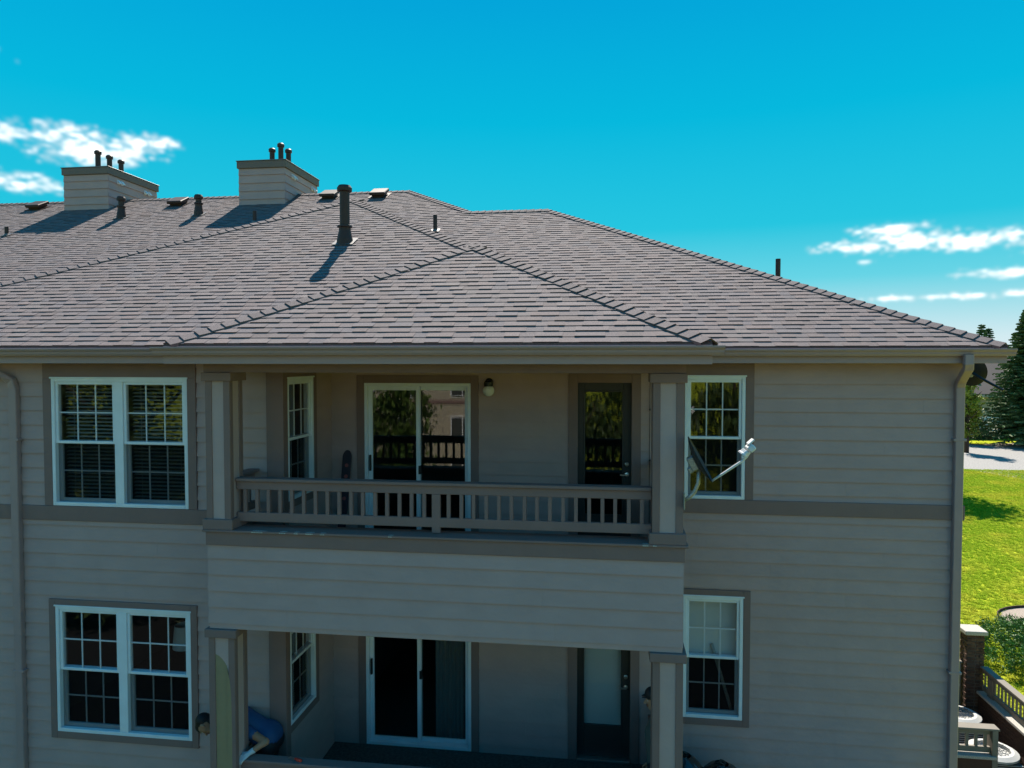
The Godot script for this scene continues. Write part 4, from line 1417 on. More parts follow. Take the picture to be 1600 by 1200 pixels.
func build_people() -> void:
	var skin_c := Color(0.36, 0.19, 0.12)
	var blue := Color(0.022, 0.075, 0.19)
	var dark := Color(0.016, 0.017, 0.02)
	var hair := Color(0.014, 0.010, 0.008)
	var glove := Color(0.50, 0.56, 0.62)
	var fl := H + LO
	# bending person behind the worn column
	var p := thing("person", "person in blue shirt and white gloves bending behind the scraped lower left column", "person", Vector3(-3.9, fl, -7.78))
	var hip := Vector3(-3.92, fl + 0.93, -7.80)
	var chest := Vector3(-4.17, fl + 1.10, -7.76)
	var neck := Vector3(-4.44, fl + 1.13, -7.76)
	var body := [
		[hip + Vector3(0, -0.05, 0.085), hip + Vector3(0, -0.05, -0.085), 0.13, 0.13, dark, 0.03],
		[hip + Vector3(-0.01, 0.035, 0.05), hip + Vector3(-0.01, 0.035, -0.05), 0.138, 0.138, blue, 0.02],
		[hip + Vector3(-0.06, 0.05, 0), chest, 0.145, 0.155, blue, 0.05],
		[chest + Vector3(-0.10, 0.05, 0.10), chest + Vector3(-0.10, 0.05, -0.10), 0.105, 0.105, blue, 0.06],
		[chest + Vector3(-0.10, 0.06, 0), neck, 0.09, 0.056, blue, 0.04],
		[neck, neck + Vector3(-0.13, -0.03, 0), 0.056, 0.058, skin_c, 0.02]]
	var foot_x := -3.88
	for s in [-1.0, 1.0]:
		var h0 := hip + Vector3(0, -0.04, 0.09 * s)
		var kn := Vector3(foot_x - 0.10, fl + 0.50, -7.80 + 0.11 * s)
		var an := Vector3(foot_x + 0.04, fl + 0.08, -7.80 + 0.12 * s)
		body.append([h0, kn, 0.098, 0.064, dark, 0.03])
		body.append([kn, an, 0.064, 0.044, dark, 0.02])
		body.append([an + Vector3(0.03, -0.035, 0), an + Vector3(-0.17, -0.045, 0), 0.042, 0.034, dark, 0.02])
	# near arm down to the rail, far arm hidden behind the column
	var sh := chest + Vector3(0.03, 0.06, 0.19)
	var el := Vector3(-3.80, fl + 1.075, -7.46)
	var wr := Vector3(-3.925, fl + 1.003, -7.36)
	body.append([sh, sh.lerp(el, 0.45), 0.068, 0.060, blue, 0.03])
	body.append([sh.lerp(el, 0.35), el, 0.048, 0.040, skin_c, 0.015])
	body.append([el, wr, 0.042, 0.028, skin_c, 0.012])
	var sh2 := chest + Vector3(-0.12, 0.04, -0.16)
	var el2 := Vector3(-4.30, fl + 0.92, -7.86)
	body.append([sh2, sh2.lerp(el2, 0.5), 0.066, 0.058, blue, 0.03])
	body.append([sh2.lerp(el2, 0.4), el2, 0.046, 0.038, skin_c, 0.015])
	body.append([el2, Vector3(-4.22, fl + 1.02, -7.62), 0.038, 0.027, skin_c, 0.012])
	var st := begin()
	skin_mesh(st, body, 0.014)
	skin_mesh(st, head_bones(neck + Vector3(-0.25, -0.07, 0), Vector3(-0.1, -1.0, 0.15), Vector3(-1.0, 0.1, 0), skin_c, hair), 0.006)
	var hb := hand_bones(wr + Vector3(-0.005, 0.0, 0.005), Vector3(-0.55, -0.28, 0.75), Vector3(-0.2, -1.0, -0.2), glove, 0.55, -1.0)
	hb.append([wr + Vector3(0.02, 0.01, -0.02), wr, 0.034, 0.030, glove, 0.01])
	skin_mesh(st, hb, 0.0045)
	fin(st, "body", M.skin, p)

	# second person standing behind the lower right column, face in profile
	var q := thing("person", "person in dark cap standing behind the lower right column, face in profile", "person", Vector3(0.545, fl, -7.82))
	var grey := Color(0.075, 0.095, 0.095)
	var o := Vector3(0.545, fl, -7.82)
	var bd := [
		[o + Vector3(0.02, 0.93, 0.08), o + Vector3(0.02, 0.93, -0.08), 0.125, 0.125, dark, 0.04],
		[o + Vector3(0.02, 1.0, 0), o + Vector3(0, 1.28, 0), 0.13, 0.14, grey, 0.05],
		[o + Vector3(0, 1.36, 0.13), o + Vector3(0, 1.36, -0.13), 0.085, 0.085, grey, 0.06],
		[o + Vector3(0, 1.40, 0), o + Vector3(-0.015, 1.52, 0), 0.062, 0.055, skin_c, 0.03]]
	for s in [-1.0, 1.0]:
		bd.append([o + Vector3(0.02, 0.90, 0.09 * s), o + Vector3(-0.01, 0.48, 0.10 * s), 0.094, 0.06, dark, 0.03])
		bd.append([o + Vector3(-0.01, 0.48, 0.10 * s), o + Vector3(0.03, 0.08, 0.11 * s), 0.06, 0.042, dark, 0.02])
		bd.append([o + Vector3(0.04, 0.04, 0.11 * s), o + Vector3(-0.16, 0.035, 0.12 * s), 0.042, 0.034, dark, 0.02])
		bd.append([o + Vector3(0, 1.36, 0.19 * s), o + Vector3(0.05, 1.08, 0.23 * s), 0.062, 0.046, grey, 0.03])
		bd.append([o + Vector3(0.05, 1.08, 0.23 * s), o + Vector3(-0.05, 0.86, 0.22 * s), 0.040, 0.028, skin_c, 0.012])
	st = begin()
	skin_mesh(st, bd, 0.016)
	skin_mesh(st, head_bones(o + Vector3(-0.03, 1.66, 0), Vector3(-1, -0.08, 0.05), Vector3.UP, Color(0.44, 0.25, 0.17), Color(0.02, 0.022, 0.028), true), 0.006)
	for s in [-1.0, 1.0]:
		skin_mesh(st, hand_bones(o + Vector3(-0.055, 0.85, 0.22 * s), Vector3(-0.3, -0.9, 0), Vector3(0, 0, -s), skin_c, 0.5, -s), 0.006)
	fin(st, "body", M.skin, q)

# ---------------------------------------------------------------- planting
func leaf(st: SurfaceTool, p: Vector3, size: float, stretch: float) -> void:
	var a := Vector3(rng.randfn(), rng.randfn(), rng.randfn()).normalized()
	var b := a.cross(Vector3(rng.randfn(), rng.randfn(), rng.randfn())).normalized()
	var u := a * size * stretch
	var v := b * size
	quad(st, p - u, p + v * 0.5, p + u, p - v * 0.5)

func vary(c: Color, amount: float) -> Color:
	var k := 1.0 + rng.randf_range(-amount, amount)
	return Color(c.r * k * rng.randf_range(0.9, 1.12), c.g * k, c.b * k * rng.randf_range(0.85, 1.15))

func trunk_with_limbs(t: Node3D, at: Vector3, h: float, r: float, limbs: int, reach: float) -> void:
	var st := begin()
	tube(st, [at, at + Vector3(0.04, h * 0.3, 0.03), at + Vector3(-0.05, h * 0.62, 0.06), at + Vector3(0.03, h * 0.88, 0)], [r, r * 0.78, r * 0.5, r * 0.15], 9)
	for i in limbs:
		var a := TAU * i / limbs + rng.randf() * 0.6
		var y := h * rng.randf_range(0.28, 0.65)
		var d := Vector3(cos(a), 0.75, sin(a))
		tube(st, [at + Vector3(0, y, 0), at + Vector3(0, y, 0) + d * reach * 0.5, at + Vector3(0, y + reach * 0.15, 0) + d * reach * 0.85], [r * 0.4, r * 0.25, r * 0.08], 6)
	fin(st, "trunk", M.bark, t)

func broad_tree(called: String, label: String, category: String, at: Vector3, h: float, rad: float, clumps: int, leaves: int, size: float, col: Color, group := "", low := 0.28, trunk := true) -> void:
	var t := thing(called, label, category, at, group)
	if trunk:
		trunk_with_limbs(t, at, h, 0.028 * h + 0.03, 7, rad)
	var st := begin()
	var c0 := at + Vector3(0, h * (0.5 + low * 0.5), 0)
	var half := Vector3(rad, h * (0.5 - low * 0.5), rad)
	for i in clumps:
		var d := Vector3(rng.randfn(), rng.randfn(), rng.randfn()).normalized() * pow(rng.randf(), 0.4)
		var c := c0 + d * half * 0.86
		var cr := rad * rng.randf_range(0.20, 0.38)
		var tint := vary(col, 0.25)
		for k in leaves:
			var q := Vector3(rng.randfn(), rng.randfn() * 0.8, rng.randfn()) * cr * 0.5
			st.set_color(vary(tint, 0.22))
			leaf(st, c + q, size * rng.randf_range(0.7, 1.3), 0.9)
	fin(st, "crown", M.leaf, t)

func spruce(called: String, label: String, at: Vector3, h: float, rad: float, whorls: int, per: int, col: Color, group := "", low := 0.10, sprays := 12) -> void:
	var t := thing(called, label, "tree", at, group)
	var st := begin()
	tube(st, [at, at + Vector3(0, h * 0.5, 0), at + Vector3(0, h * 0.98, 0)], [h * 0.02 + 0.05, h * 0.011, 0.01], 9)
	fin(st, "trunk", M.bark, t)
	st = begin()
	for w in whorls:
		var f := low + (0.985 - low) * w / whorls
		var len := rad * pow(1.0 - f, 0.85) * 1.05 + 0.12
		for k in per:
			var a := TAU * (k + rng.randf() * 0.8) / per + w * 1.1
			var l := len * rng.randf_range(0.72, 1.15)
			var dir := Vector3(cos(a), 0, sin(a))
			var y0 := h * f + rng.randf_range(-0.1, 0.1)
			var side := Vector3(-dir.z, 0, dir.x)
			var tint := vary(col, 0.22)
			for j in sprays:
				var u := (j + 0.4 + rng.randf() * 0.6) / sprays
				var p := at + Vector3(0, y0, 0) + dir * l * u + Vector3(0, -0.30 * l * u * (1.0 - 0.55 * u), 0)
				for s in [-1.0, 1.0]:
					var sl := (0.16 + 0.24 * l * (1.0 - u * 0.7)) * rng.randf_range(0.7, 1.2)
					var e: Vector3 = p + (side * s * 0.75 + dir * 0.6).normalized() * sl + Vector3(0, rng.randf_range(-0.14, 0.05) * sl * 2.0, 0)
					var wv := Vector3(rng.randfn(), rng.randfn() + 0.6, rng.randfn()).normalized() * (0.05 + 0.03 * l * 0.3)
					st.set_color(vary(tint, 0.25))
					quad(st, p - wv, e - wv * 0.4, e + wv * 0.4, p + wv)
					st.set_color(vary(tint, 0.25))
					var m := p.lerp(e, 0.55)
					quad(st, m, m + Vector3(rng.randfn() * 0.05, -0.16, rng.randfn() * 0.05), m + dir * 0.14 + Vector3(0, -0.10, 0), m + dir * 0.12)
	fin(st, "crown", M.needle, t)

func sheet(called: String, pts: Array, y: float, m: Material) -> MeshInstance3D:
	var st := begin()
	var poly := PackedVector2Array()
	for p in pts:
		poly.append(Vector2(p[0], p[1]))
	var ids := Geometry2D.triangulate_polygon(poly)
	for k in range(0, ids.size(), 3):
		tri(st, Vector3(poly[ids[k]].x, y, poly[ids[k]].y), Vector3(poly[ids[k + 1]].x, y, poly[ids[k + 1]].y), Vector3(poly[ids[k + 2]].x, y, poly[ids[k + 2]].y))
	var o := fin(st, called, m)
	structure(o)
	return o

func oval(cx: float, cz: float, rx: float, rz: float, n := 28, wob := 0.06) -> Array:
	var out := []
	for i in n:
		var a := TAU * i / n
		var k := 1.0 + wob * sin(a * 3.0 + cx)
		out.append([cx + cos(a) * rx * k, cz + sin(a) * rz * k])
	return out

# ---------------------------------------------------------------- the place round the building
func build_ground() -> void:
	var st := begin()
	for i in 8:
		for j in 8:
			var a := Vector3(-400 + i * 100, 0, -500 + j * 100)
			quad(st, a, a + Vector3(100, 0, 0), a + Vector3(100, 0, 100), a + Vector3(0, 0, 100))
	structure(fin(st, "lawn", M.lawn))
	sheet("driveway", [[27.0, -64.5], [28.2, -61.1], [29.8, -56.1], [33.0, -47.0], [60.0, -40.0], [75.0, -62.0], [46.0, -74.0], [40.0, -78.0], [34.0, -81.5], [26.0, -81.5], [15.0, -76.0], [15.0, -66.0]], 0.006, M.concrete)
	sheet("gravel_bed", oval(42.5, -78.6, 4.4, 2.2), 0.014, M.gravel)
	sheet("gravel_path", oval(15.7, -25.3, 2.6, 2.0), 0.012, M.gravel)
	sheet("parking_lot", [[-60, -3.5], [60, -3.5], [60, 15.0], [-60, 15.0]], 0.006, M.asphalt)
	sheet("court_floor", [[4.4, -17.6], [8.3, -17.6], [8.3, -12.0], [4.4, -12.0]], 0.010, M.concrete)
	# metal edging of the gravel path
	st = begin()
	var o := oval(15.7, -25.3, 2.64, 2.04, 40)
	for i in o.size():
		var a: Array = o[i]
		var b: Array = o[(i + 1) % o.size()]
		slab(st, [Vector3(a[0], 0, a[1]), Vector3(b[0], 0, b[1]), Vector3(b[0], 0.09, b[1]), Vector3(a[0], 0.09, a[1])], Vector3(0.02, 0, 0.02))
	tag(fin(st, "bed_edging", M.brick1), "dark curved edging round the gravel bed beyond the fence", "edging")
	# grass in the part of the lawn that shows
	var tuft := begin()
	for i in 7:
		var a := TAU * i / 7.0
		var d := Vector3(cos(a), 0, sin(a))
		var s := Vector3(-d.z, 0, d.x) * 0.010
		var c := Color(0.9, 1.0, 0.9) if i % 2 else Color(1.1, 1.02, 0.9)
		tuft.set_color(c)
		tri(tuft, d * 0.02 - s, d * 0.02 + s, d * (0.075 + 0.012 * (i % 3)) + Vector3(0, 0.034 + 0.012 * (i % 3), 0))
	tuft.generate_normals()
	var mm := MultiMesh.new()
	mm.transform_format = MultiMesh.TRANSFORM_3D
	mm.use_colors = true
	mm.mesh = tuft.commit()
	var n := 42000
	mm.instance_count = n
	var pn := FastNoiseLite.new(); pn.seed = 4; pn.frequency = 0.35
	for i in n:
		var z := -sqrt(rng.randf_range(17.5 * 17.5, 61.0 * 61.0))
		var x := -z * rng.randf_range(0.435, 0.60)
		while pow((x - 15.7) / 2.7, 2.0) + pow((z + 25.3) / 2.1, 2.0) < 1.0 or x < 8.9:
			z = -sqrt(rng.randf_range(26.0 * 26.0, 60.0 * 60.0))
			x = -z * rng.randf_range(0.435, 0.60)
		var dry := clampf(pn.get_noise_2d(x, z) * 1.6 + 0.25, 0.0, 1.0)
		var col := Color(0.27, 0.37, 0.018).lerp(Color(0.48, 0.44, 0.045), dry * 0.8)
		mm.set_instance_transform(i, Transform3D(Basis(Vector3.UP, rng.randf() * TAU).scaled(Vector3.ONE * rng.randf_range(0.8, 1.5)), Vector3(x, 0.0, z)))
		mm.set_instance_color(i, col * rng.randf_range(0.8, 1.2))
	var g := MultiMeshInstance3D.new()
	g.multimesh = mm
	g.name = "grass"
	g.material_override = M.grass
	add_child(g)
	g.set_meta("kind", "stuff")
	tag(g, "sunlit short grass of the lawn beside the building", "grass")

func brick_course_wall(parent: Node3D, x0: float, x1: float, z0: float, z1: float, y1: float) -> void:
	var st := begin()
	var y := 0.0
	var k := 0
	while y < y1 - 0.03:
		var zz := z0 - (0.1 if k % 2 else 0.0)
		while zz < z1:
			var a := maxf(zz, z0)
			var b := minf(zz + 0.195, z1)
			if b - a > 0.03:
				box(st, Vector3(x0 - rng.randf() * 0.004, y, a), Vector3(x1 + rng.randf() * 0.004, y + 0.064, b))
			zz += 0.205
		y += 0.075
		k += 1
	var o := fin(st, "brickwork", M.brick0, parent)
	o.set_meta("kind", "stuff")

func fence_z(x: float, z0: float, z1: float, label: String) -> void:
	var t := thing("railing_fence", label, "fence", Vector3(x, 0, (z0 + z1) * 0.5), "railing fences on brick")
	bx("wall_core", M.mortar, t, Vector3(x - 0.093, 0, z0), Vector3(x + 0.093, 1.07, z1))
	brick_course_wall(t, x - 0.1, x + 0.1, z0, z1, 1.07)
	bx("ledge", M.stone, t, Vector3(x - 0.15, 1.071, z0), Vector3(x + 0.13, 1.13, z1), 0.006)
	bx("cap_rail", M.wood, t, Vector3(x - 0.08, 1.665, z0), Vector3(x + 0.08, 1.705, z1), 0.006)
	bx("top_rail", M.wood, t, Vector3(x - 0.03, 1.56, z0), Vector3(x + 0.03, 1.664, z1), 0.003)
	bx("bottom_rail", M.wood, t, Vector3(x - 0.03, 1.16, z0), Vector3(x + 0.03, 1.27, z1), 0.003)
	var n := int((z1 - z0) / 0.14)
	for i in n:
		var z := lerpf(z0, z1, (i + 0.5) / n)
		if i % 12 == 2:
			bx("post", M.wood, t, Vector3(x - 0.045, 1.131, z - 0.11), Vector3(x + 0.045, 1.559, z + 0.11), 0.003)
		else:
			bx("baluster", M.wood, t, Vector3(x - 0.014, 1.27, z - 0.024), Vector3(x + 0.014, 1.56, z + 0.024), 0.002)

func fence_x(z: float, x0: float, x1: float, label: String) -> void:
	var t := thing("railing_fence", label, "fence", Vector3((x0 + x1) * 0.5, 0, z), "railing fences on brick")
	bx("wall_core", M.brick0, t, Vector3(x0, 0, z - 0.095), Vector3(x1, 1.15, z + 0.095))
	bx("ledge", M.stone, t, Vector3(x0, 1.151, z - 0.14), Vector3(x1 - 0.03, 1.21, z + 0.14), 0.006)
	bx("cap_rail", M.wood, t, Vector3(x0, 1.69, z - 0.11), Vector3(x1 + 0.03, 1.73, z + 0.11), 0.006)
	bx("top_rail", M.wood, t, Vector3(x0, 1.585, z - 0.03), Vector3(x1, 1.689, z + 0.03), 0.003)
	bx("bottom_rail", M.wood, t, Vector3(x0, 1.235, z - 0.03), Vector3(x1, 1.345, z + 0.03), 0.003)
	bx("post", M.wood, t, Vector3(x1 - 0.10, 0.0, z - 0.11), Vector3(x1 + 0.001, 1.689, z + 0.108), 0.004)
	var n := int((x1 - 0.1 - x0) / 0.155)
	for i in n:
		var x := lerpf(x0, x1 - 0.1, (i + 0.5) / n)
		bx("baluster", M.wood, t, Vector3(x - 0.028, 1.345, z - 0.016), Vector3(x + 0.028, 1.585, z + 0.016), 0.002)

func condenser(x: float, z: float, label: String) -> void:
	var t := thing("air_conditioner", label, "air conditioner", Vector3(x, 0, z), "air conditioners in the court")
	var st := begin()
	box(st, Vector3(x - 0.37, 0.06, z - 0.37), Vector3(x + 0.37, 0.80, z + 0.37), 0.05)
	var c := fin(st, "cabinet", M.acdark, t)
	st = begin()
	for i in 14:
		var y := 0.12 + i * 0.047
		box(st, Vector3(x - 0.378, y, z - 0.378), Vector3(x + 0.378, y + 0.012, z + 0.378), 0.004)
	fin(st, "louvre", M.ac, c)
	st = begin()
	lathe(st, Vector3(x, 0.80, z), Vector3.UP, [[0.45, 0.0], [0.45, 0.04], [0.36, 0.085], [0.30, 0.085], [0.30, 0.02], [0.0, 0.02]], 24)
	fin(st, "lid", M.ac, t)
	st = begin()
	for i in 5:
		lathe(st, Vector3(x, 0.885, z), Vector3.UP, [[0.06 + 0.055 * i, 0.0], [0.068 + 0.055 * i, 0.004], [0.06 + 0.055 * i, 0.008]], 20)
	for i in 6:
		box(st, Vector3(-0.31, -0.003, -0.004), Vector3(0.31, 0.003, 0.004), 0.0, Transform3D(Basis(Vector3.UP, PI * i / 6.0), Vector3(x, 0.889, z)))
	fin(st, "fan_grille", M.acdark, t)
	bx("pad", M.concrete, t, Vector3(x - 0.45, 0.012, z - 0.45), Vector3(x + 0.45, 0.06, z + 0.45), 0.01)

func build_court() -> void:
	# brick pier, brick by brick
	var pc := Vector3(8.36, 0, -17.68)
	var t := thing("brick_pier", "brown brick pier with pale stone cap beside the lawn", "pier", pc)
	bx("pier_core", M.mortar, t, pc + Vector3(-0.17, 0, -0.17), pc + Vector3(0.17, 2.42, 0.17))
	var st := begin()
	box(st, Vector3(-0.09, 0, -0.045), Vector3(0.09, 0.063, 0.045), 0.004)
	st.generate_normals()
	var bm := st.commit()
	for k in 32:
		var y := k * 0.075
		var grow := 1.0
		for s in 4:
			var a := s * PI / 2.0 + (PI if k % 2 else 0.0)
			for e in [-0.088, 0.105]:
				if e > 0.0 and k % 2 == 0 and false:
					continue
				var b := Basis(Vector3.UP, a)
				var off := b * Vector3(e if k % 2 == 0 else -e, 0, 0.135)
				inst(bm, "brick", M["brick%d" % (rng.randi() % 3)], t, Transform3D(b, pc + off + Vector3(0, y, 0)))
	st = begin()
	box(st, pc + Vector3(-0.24, 2.40, -0.24), pc + Vector3(0.24, 2.49, 0.24), 0.01)
	fin(st, "stone_cap", M.stone, t)
	fence_z(8.52, -17.44, -9.0, "wooden baluster fence on brick running towards the camera beside the juniper")
	fence_x(-14.5, 4.45, 7.31, "short wooden baluster fence on brick in front of the air conditioners")
	fence_x(-17.7, 4.45, 8.10, "wooden baluster fence on brick behind the air conditioners, left of the pier")
	condenser(7.72, -16.85, "pale air conditioner behind the short fence, nearer the brick pier")
	condenser(7.70, -15.35, "pale air conditioner at the end of the short fence")

func build_planting() -> void:
	# juniper beside the fence
	var t := thing("juniper_shrub", "spreading green juniper shrub beyond the baluster fence", "shrub", Vector3(12.9, 0, -21.9))
	var st := begin()
	for i in 760:
		var a := rng.randf() * TAU
		var r := sqrt(rng.randf())
		var c := Vector3(12.9 + cos(a) * r * 2.2, 0.10 + 0.75 * (1.0 - r * r * 0.8) * rng.randf_range(0.45, 1.0), -21.9 + sin(a) * r * 2.6)
		var dir := Vector3(cos(a) * 0.9, 0.55, sin(a) * 0.9) + Vector3(rng.randfn(), rng.randfn() * 0.5, rng.randfn()) * 0.4
		var tint := vary(Color(0.06, 0.15, 0.03), 0.35)
		for k in 26:
			var p := c + dir.normalized() * rng.randf() * 0.34 + Vector3(rng.randfn(), rng.randfn(), rng.randfn()) * 0.045
			var e := (dir.normalized() + Vector3(rng.randfn(), rng.randfn(), rng.randfn()) * 0.55).normalized() * rng.randf_range(0.05, 0.10)
			var w := e.cross(Vector3(rng.randfn(), rng.randfn(), rng.randfn())).normalized() * 0.02
			st.set_color(vary(tint, 0.3))
			quad(st, p - w, p + e, p + e * 1.1, p + w)
	fin(st, "foliage", M.needle, t)
	st = begin()
	for i in 7:
		var a := TAU * i / 7.0
		tube(st, [Vector3(12.9, 0, -21.9), Vector3(12.9 + cos(a) * 0.9, 0.3, -21.9 + sin(a) * 1.0), Vector3(12.9 + cos(a) * 1.7, 0.42, -21.9 + sin(a) * 2.0)], [0.05, 0.035, 0.012], 6)
	fin(st, "stem", M.bark, t)
	# spruce, small tree, hedge and house beyond the drive
	spruce("spruce_tree", "large dark green spruce at the right edge beyond the driveway", Vector3(41.6, 0, -78.2), 14.2, 4.2, 50, 13, Color(0.062, 0.11, 0.038), "", 0.085, 15)
	broad_tree("young_tree", "slim yellow green tree just right of the building corner", "tree", Vector3(33.2, 0, -72.0), 7.3, 1.35, 60, 120, 0.11, Color(0.16, 0.20, 0.018), "", 0.12)
	broad_tree("dark_bush", "dark green bush in the shade before the neighbouring house", "bush", Vector3(36.6, 0, -80.2), 4.4, 2.3, 50, 110, 0.13, Color(0.05, 0.085, 0.022), "", 0.0)
	var far := [[61.0, -128.0, 15.0, 3.2, 0], [64.5, -133.0, 14.6, 3.4, 0], [68.0, -126.0, 13.4, 3.6, 1], [71.0, -131.0, 14.4, 3.4, 1], [74.5, -127.0, 13.6, 3.8, 1], [78.0, -130.0, 15.2, 3.4, 0], [57.6, -131.0, 12.6, 3.2, 1]]
	var words := ["leftmost", "second", "third", "fourth", "fifth", "rightmost", "lowest"]
	for i in far.size():
		var f: Array = far[i]
		if f[4] == 0:
			spruce("far_conifer", "distant conifer above the house roof, %s of the far row" % words[i], Vector3(f[0], 0, f[1]), f[2], f[3], 36, 10, Color(0.06, 0.12, 0.04), "trees beyond the neighbouring house", 0.1, 10)
		else:
			broad_tree("far_tree", "distant leafy tree above the house roof, %s of the far row" % words[i], "tree", Vector3(f[0], 0, f[1]), f[2], f[3], 40, 80, 0.28, Color(0.10, 0.17, 0.03), "trees beyond the neighbouring house")
	# the tree whose shade falls on the lawn; the building hides it
	broad_tree("shade_tree", "tall tree behind the building's right corner whose shade falls on the lawn", "tree", Vector3(18.9, 0, -53.0), 9.7, 4.7, 70, 120, 0.24, Color(0.05, 0.09, 0.02), "", 0.44)

func build_house() -> void:
	var t := thing("neighbour_house", "low neighbouring house with grey brown roof beyond the driveway", "house", Vector3(46, 0, -95))
	var st := begin()
	box(st, Vector3(31.5, 0, -104), Vector3(66, 4.75, -88))
	fin(st, "wall", M.tanwall, t)
	st = begin()
	var e := 4.72
	slab(st, [Vector3(30.8, e, -87.2), Vector3(66.7, e, -87.2), Vector3(58.0, 9.2, -96), Vector3(39.6, 9.2, -96)], Vector3(0, 0.12, 0))
	slab(st, [Vector3(30.8, e, -104.8), Vector3(30.8, e, -87.2), Vector3(39.6, 9.2, -96)], Vector3(0, 0.12, 0))
	slab(st, [Vector3(66.7, e, -104.8), Vector3(58.0, 9.2, -96), Vector3(66.7, e, -87.2)], Vector3(0, 0.12, 0))
	slab(st, [Vector3(66.7, e, -104.8), Vector3(30.8, e, -104.8), Vector3(39.6, 9.2, -96), Vector3(58.0, 9.2, -96)], Vector3(0, 0.12, 0))
	var r := fin(st, "roof", M.farroof, t)
	bx("roof_fascia", M.stone, r, Vector3(30.7, 4.5, -87.25), Vector3(66.8, 4.76, -87.1))
	st = begin()
	for i in 4:
		box(st, Vector3(40.6, 0.04 + i * 0.54, -87.99), Vector3(44.0, 0.56 + i * 0.54, -87.93), 0.02)
	fin(st, "garage_door", M.white, t)
	for x in [36.0, 48.5, 54.0]:
		var w := bx("window", M.white, t, Vector3(x - 0.7, 1.2, -88.0), Vector3(x + 0.7, 2.9, -87.94), 0.01)
		bx("window_glass", M.acdark, w, Vector3(x - 0.62, 1.28, -87.95), Vector3(x + 0.62, 2.82, -87.935))

# what the windows mirror: the far side of the parking lot, behind the camera
func build_opposite() -> void:
	var t := thing("opposite_building", "tan sunlit building mirrored in the glass of the upper sliding door", "building", Vector3(-9, 0, 28))
	bx("wall", M.tanwall, t, Vector3(-17, 0, 24), Vector3(-4.6, 8.8, 34))
	var st := begin()
	slab(st, [Vector3(-17.6, 8.75, 23.4), Vector3(-4.0, 8.75, 23.4), Vector3(-8.0, 11.6, 29), Vector3(-13.5, 11.6, 29)], Vector3(0, 0.15, 0))
	slab(st, [Vector3(-4.0, 8.75, 34.6), Vector3(-17.6, 8.75, 34.6), Vector3(-13.5, 11.6, 29), Vector3(-8.0, 11.6, 29)], Vector3(0, 0.15, 0))
	slab(st, [Vector3(-4.0, 8.75, 23.4), Vector3(-4.0, 8.75, 34.6), Vector3(-8.0, 11.6, 29)], Vector3(0, 0.15, 0))
	slab(st, [Vector3(-17.6, 8.75, 34.6), Vector3(-17.6, 8.75, 23.4), Vector3(-13.5, 11.6, 29)], Vector3(0, 0.15, 0))
	fin(st, "roof", M.farroof, t)
	for fy in [0.9, 3.7, 6.4]:
		for x in [-15.2, -12.4, -8.9, -6.2]:
			var w := bx("window", M.white, t, Vector3(x - 0.75, fy, 23.94), Vector3(x + 0.75, fy + 1.5, 24.0), 0.01)
			bx("window_glass", M.acdark, w, Vector3(x - 0.68, fy + 0.07, 23.93), Vector3(x - 0.03, fy + 1.43, 23.95))
			bx("window_glass", M.acdark, w, Vector3(x + 0.03, fy + 0.07, 23.93), Vector3(x + 0.68, fy + 1.43, 23.95))
	bx("belt_course", M.trim, t, Vector3(-17.02, 5.95, 23.96), Vector3(-4.58, 6.2, 24.0))
	var g := "trees mirrored in the windows"
	var rows := [[-11.2, 17.5, 9.2, 2.3, "leafy tree mirrored at the left of the upper sliding door"], [-18.0, 19.0, 11.5, 3.6, "leafy tree mirrored in the upper left twin window"], [-2.2, 18.5, 8.2, 2.6, "leafy tree mirrored between the sliding door and the balcony door"], [1.2, 20.0, 9.0, 3.0, "leafy tree mirrored in the glass of the balcony door"], [6.4, 19.0, 9.0, 3.2, "dark leafy tree mirrored in the window behind the satellite dish"], [11.5, 21.0, 9.4, 3.4, "leafy tree mirrored at the right of the dish window"], [-24.0, 17.0, 12.5, 3.9, "leafy tree mirrored in the left panes of the upper twin window"], [-30.0, 20.0, 13.0, 4.2, "leafy tree mirrored at the far left of the twin windows"], [-20.5, 12.5, 6.0, 2.6, "low leafy tree mirrored in the lower twin window"], [-13.2, 6.0, 3.4, 1.9, "round dark shrub mirrored in the lower panes of the lower twin window"], [-17.0, 5.0, 3.2, 1.9, "round dark shrub mirrored at the left of the lower twin window"], [-10.2, 5.2, 2.8, 1.5, "small dark shrub mirrored at the right of the lower twin window"], [-27.5, 13.0, 6.4, 2.8, "low leafy tree mirrored at the left of the lower twin window"]]
	for r in rows:
		broad_tree("mirrored_shrub" if "shrub" in r[4] else "mirrored_tree", r[4], "shrub" if "shrub" in r[4] else "tree", Vector3(r[0], 0, r[1]), r[2], r[3], 90, 60, 0.16, Color(0.085, 0.14, 0.025) if "left of the upper sliding" in r[4] else Color(0.045, 0.078, 0.02), "shrubs mirrored in the windows" if "shrub" in r[4] else g, 0.10)
	parked_car(Vector3(4.7, 0.006, 11.6))

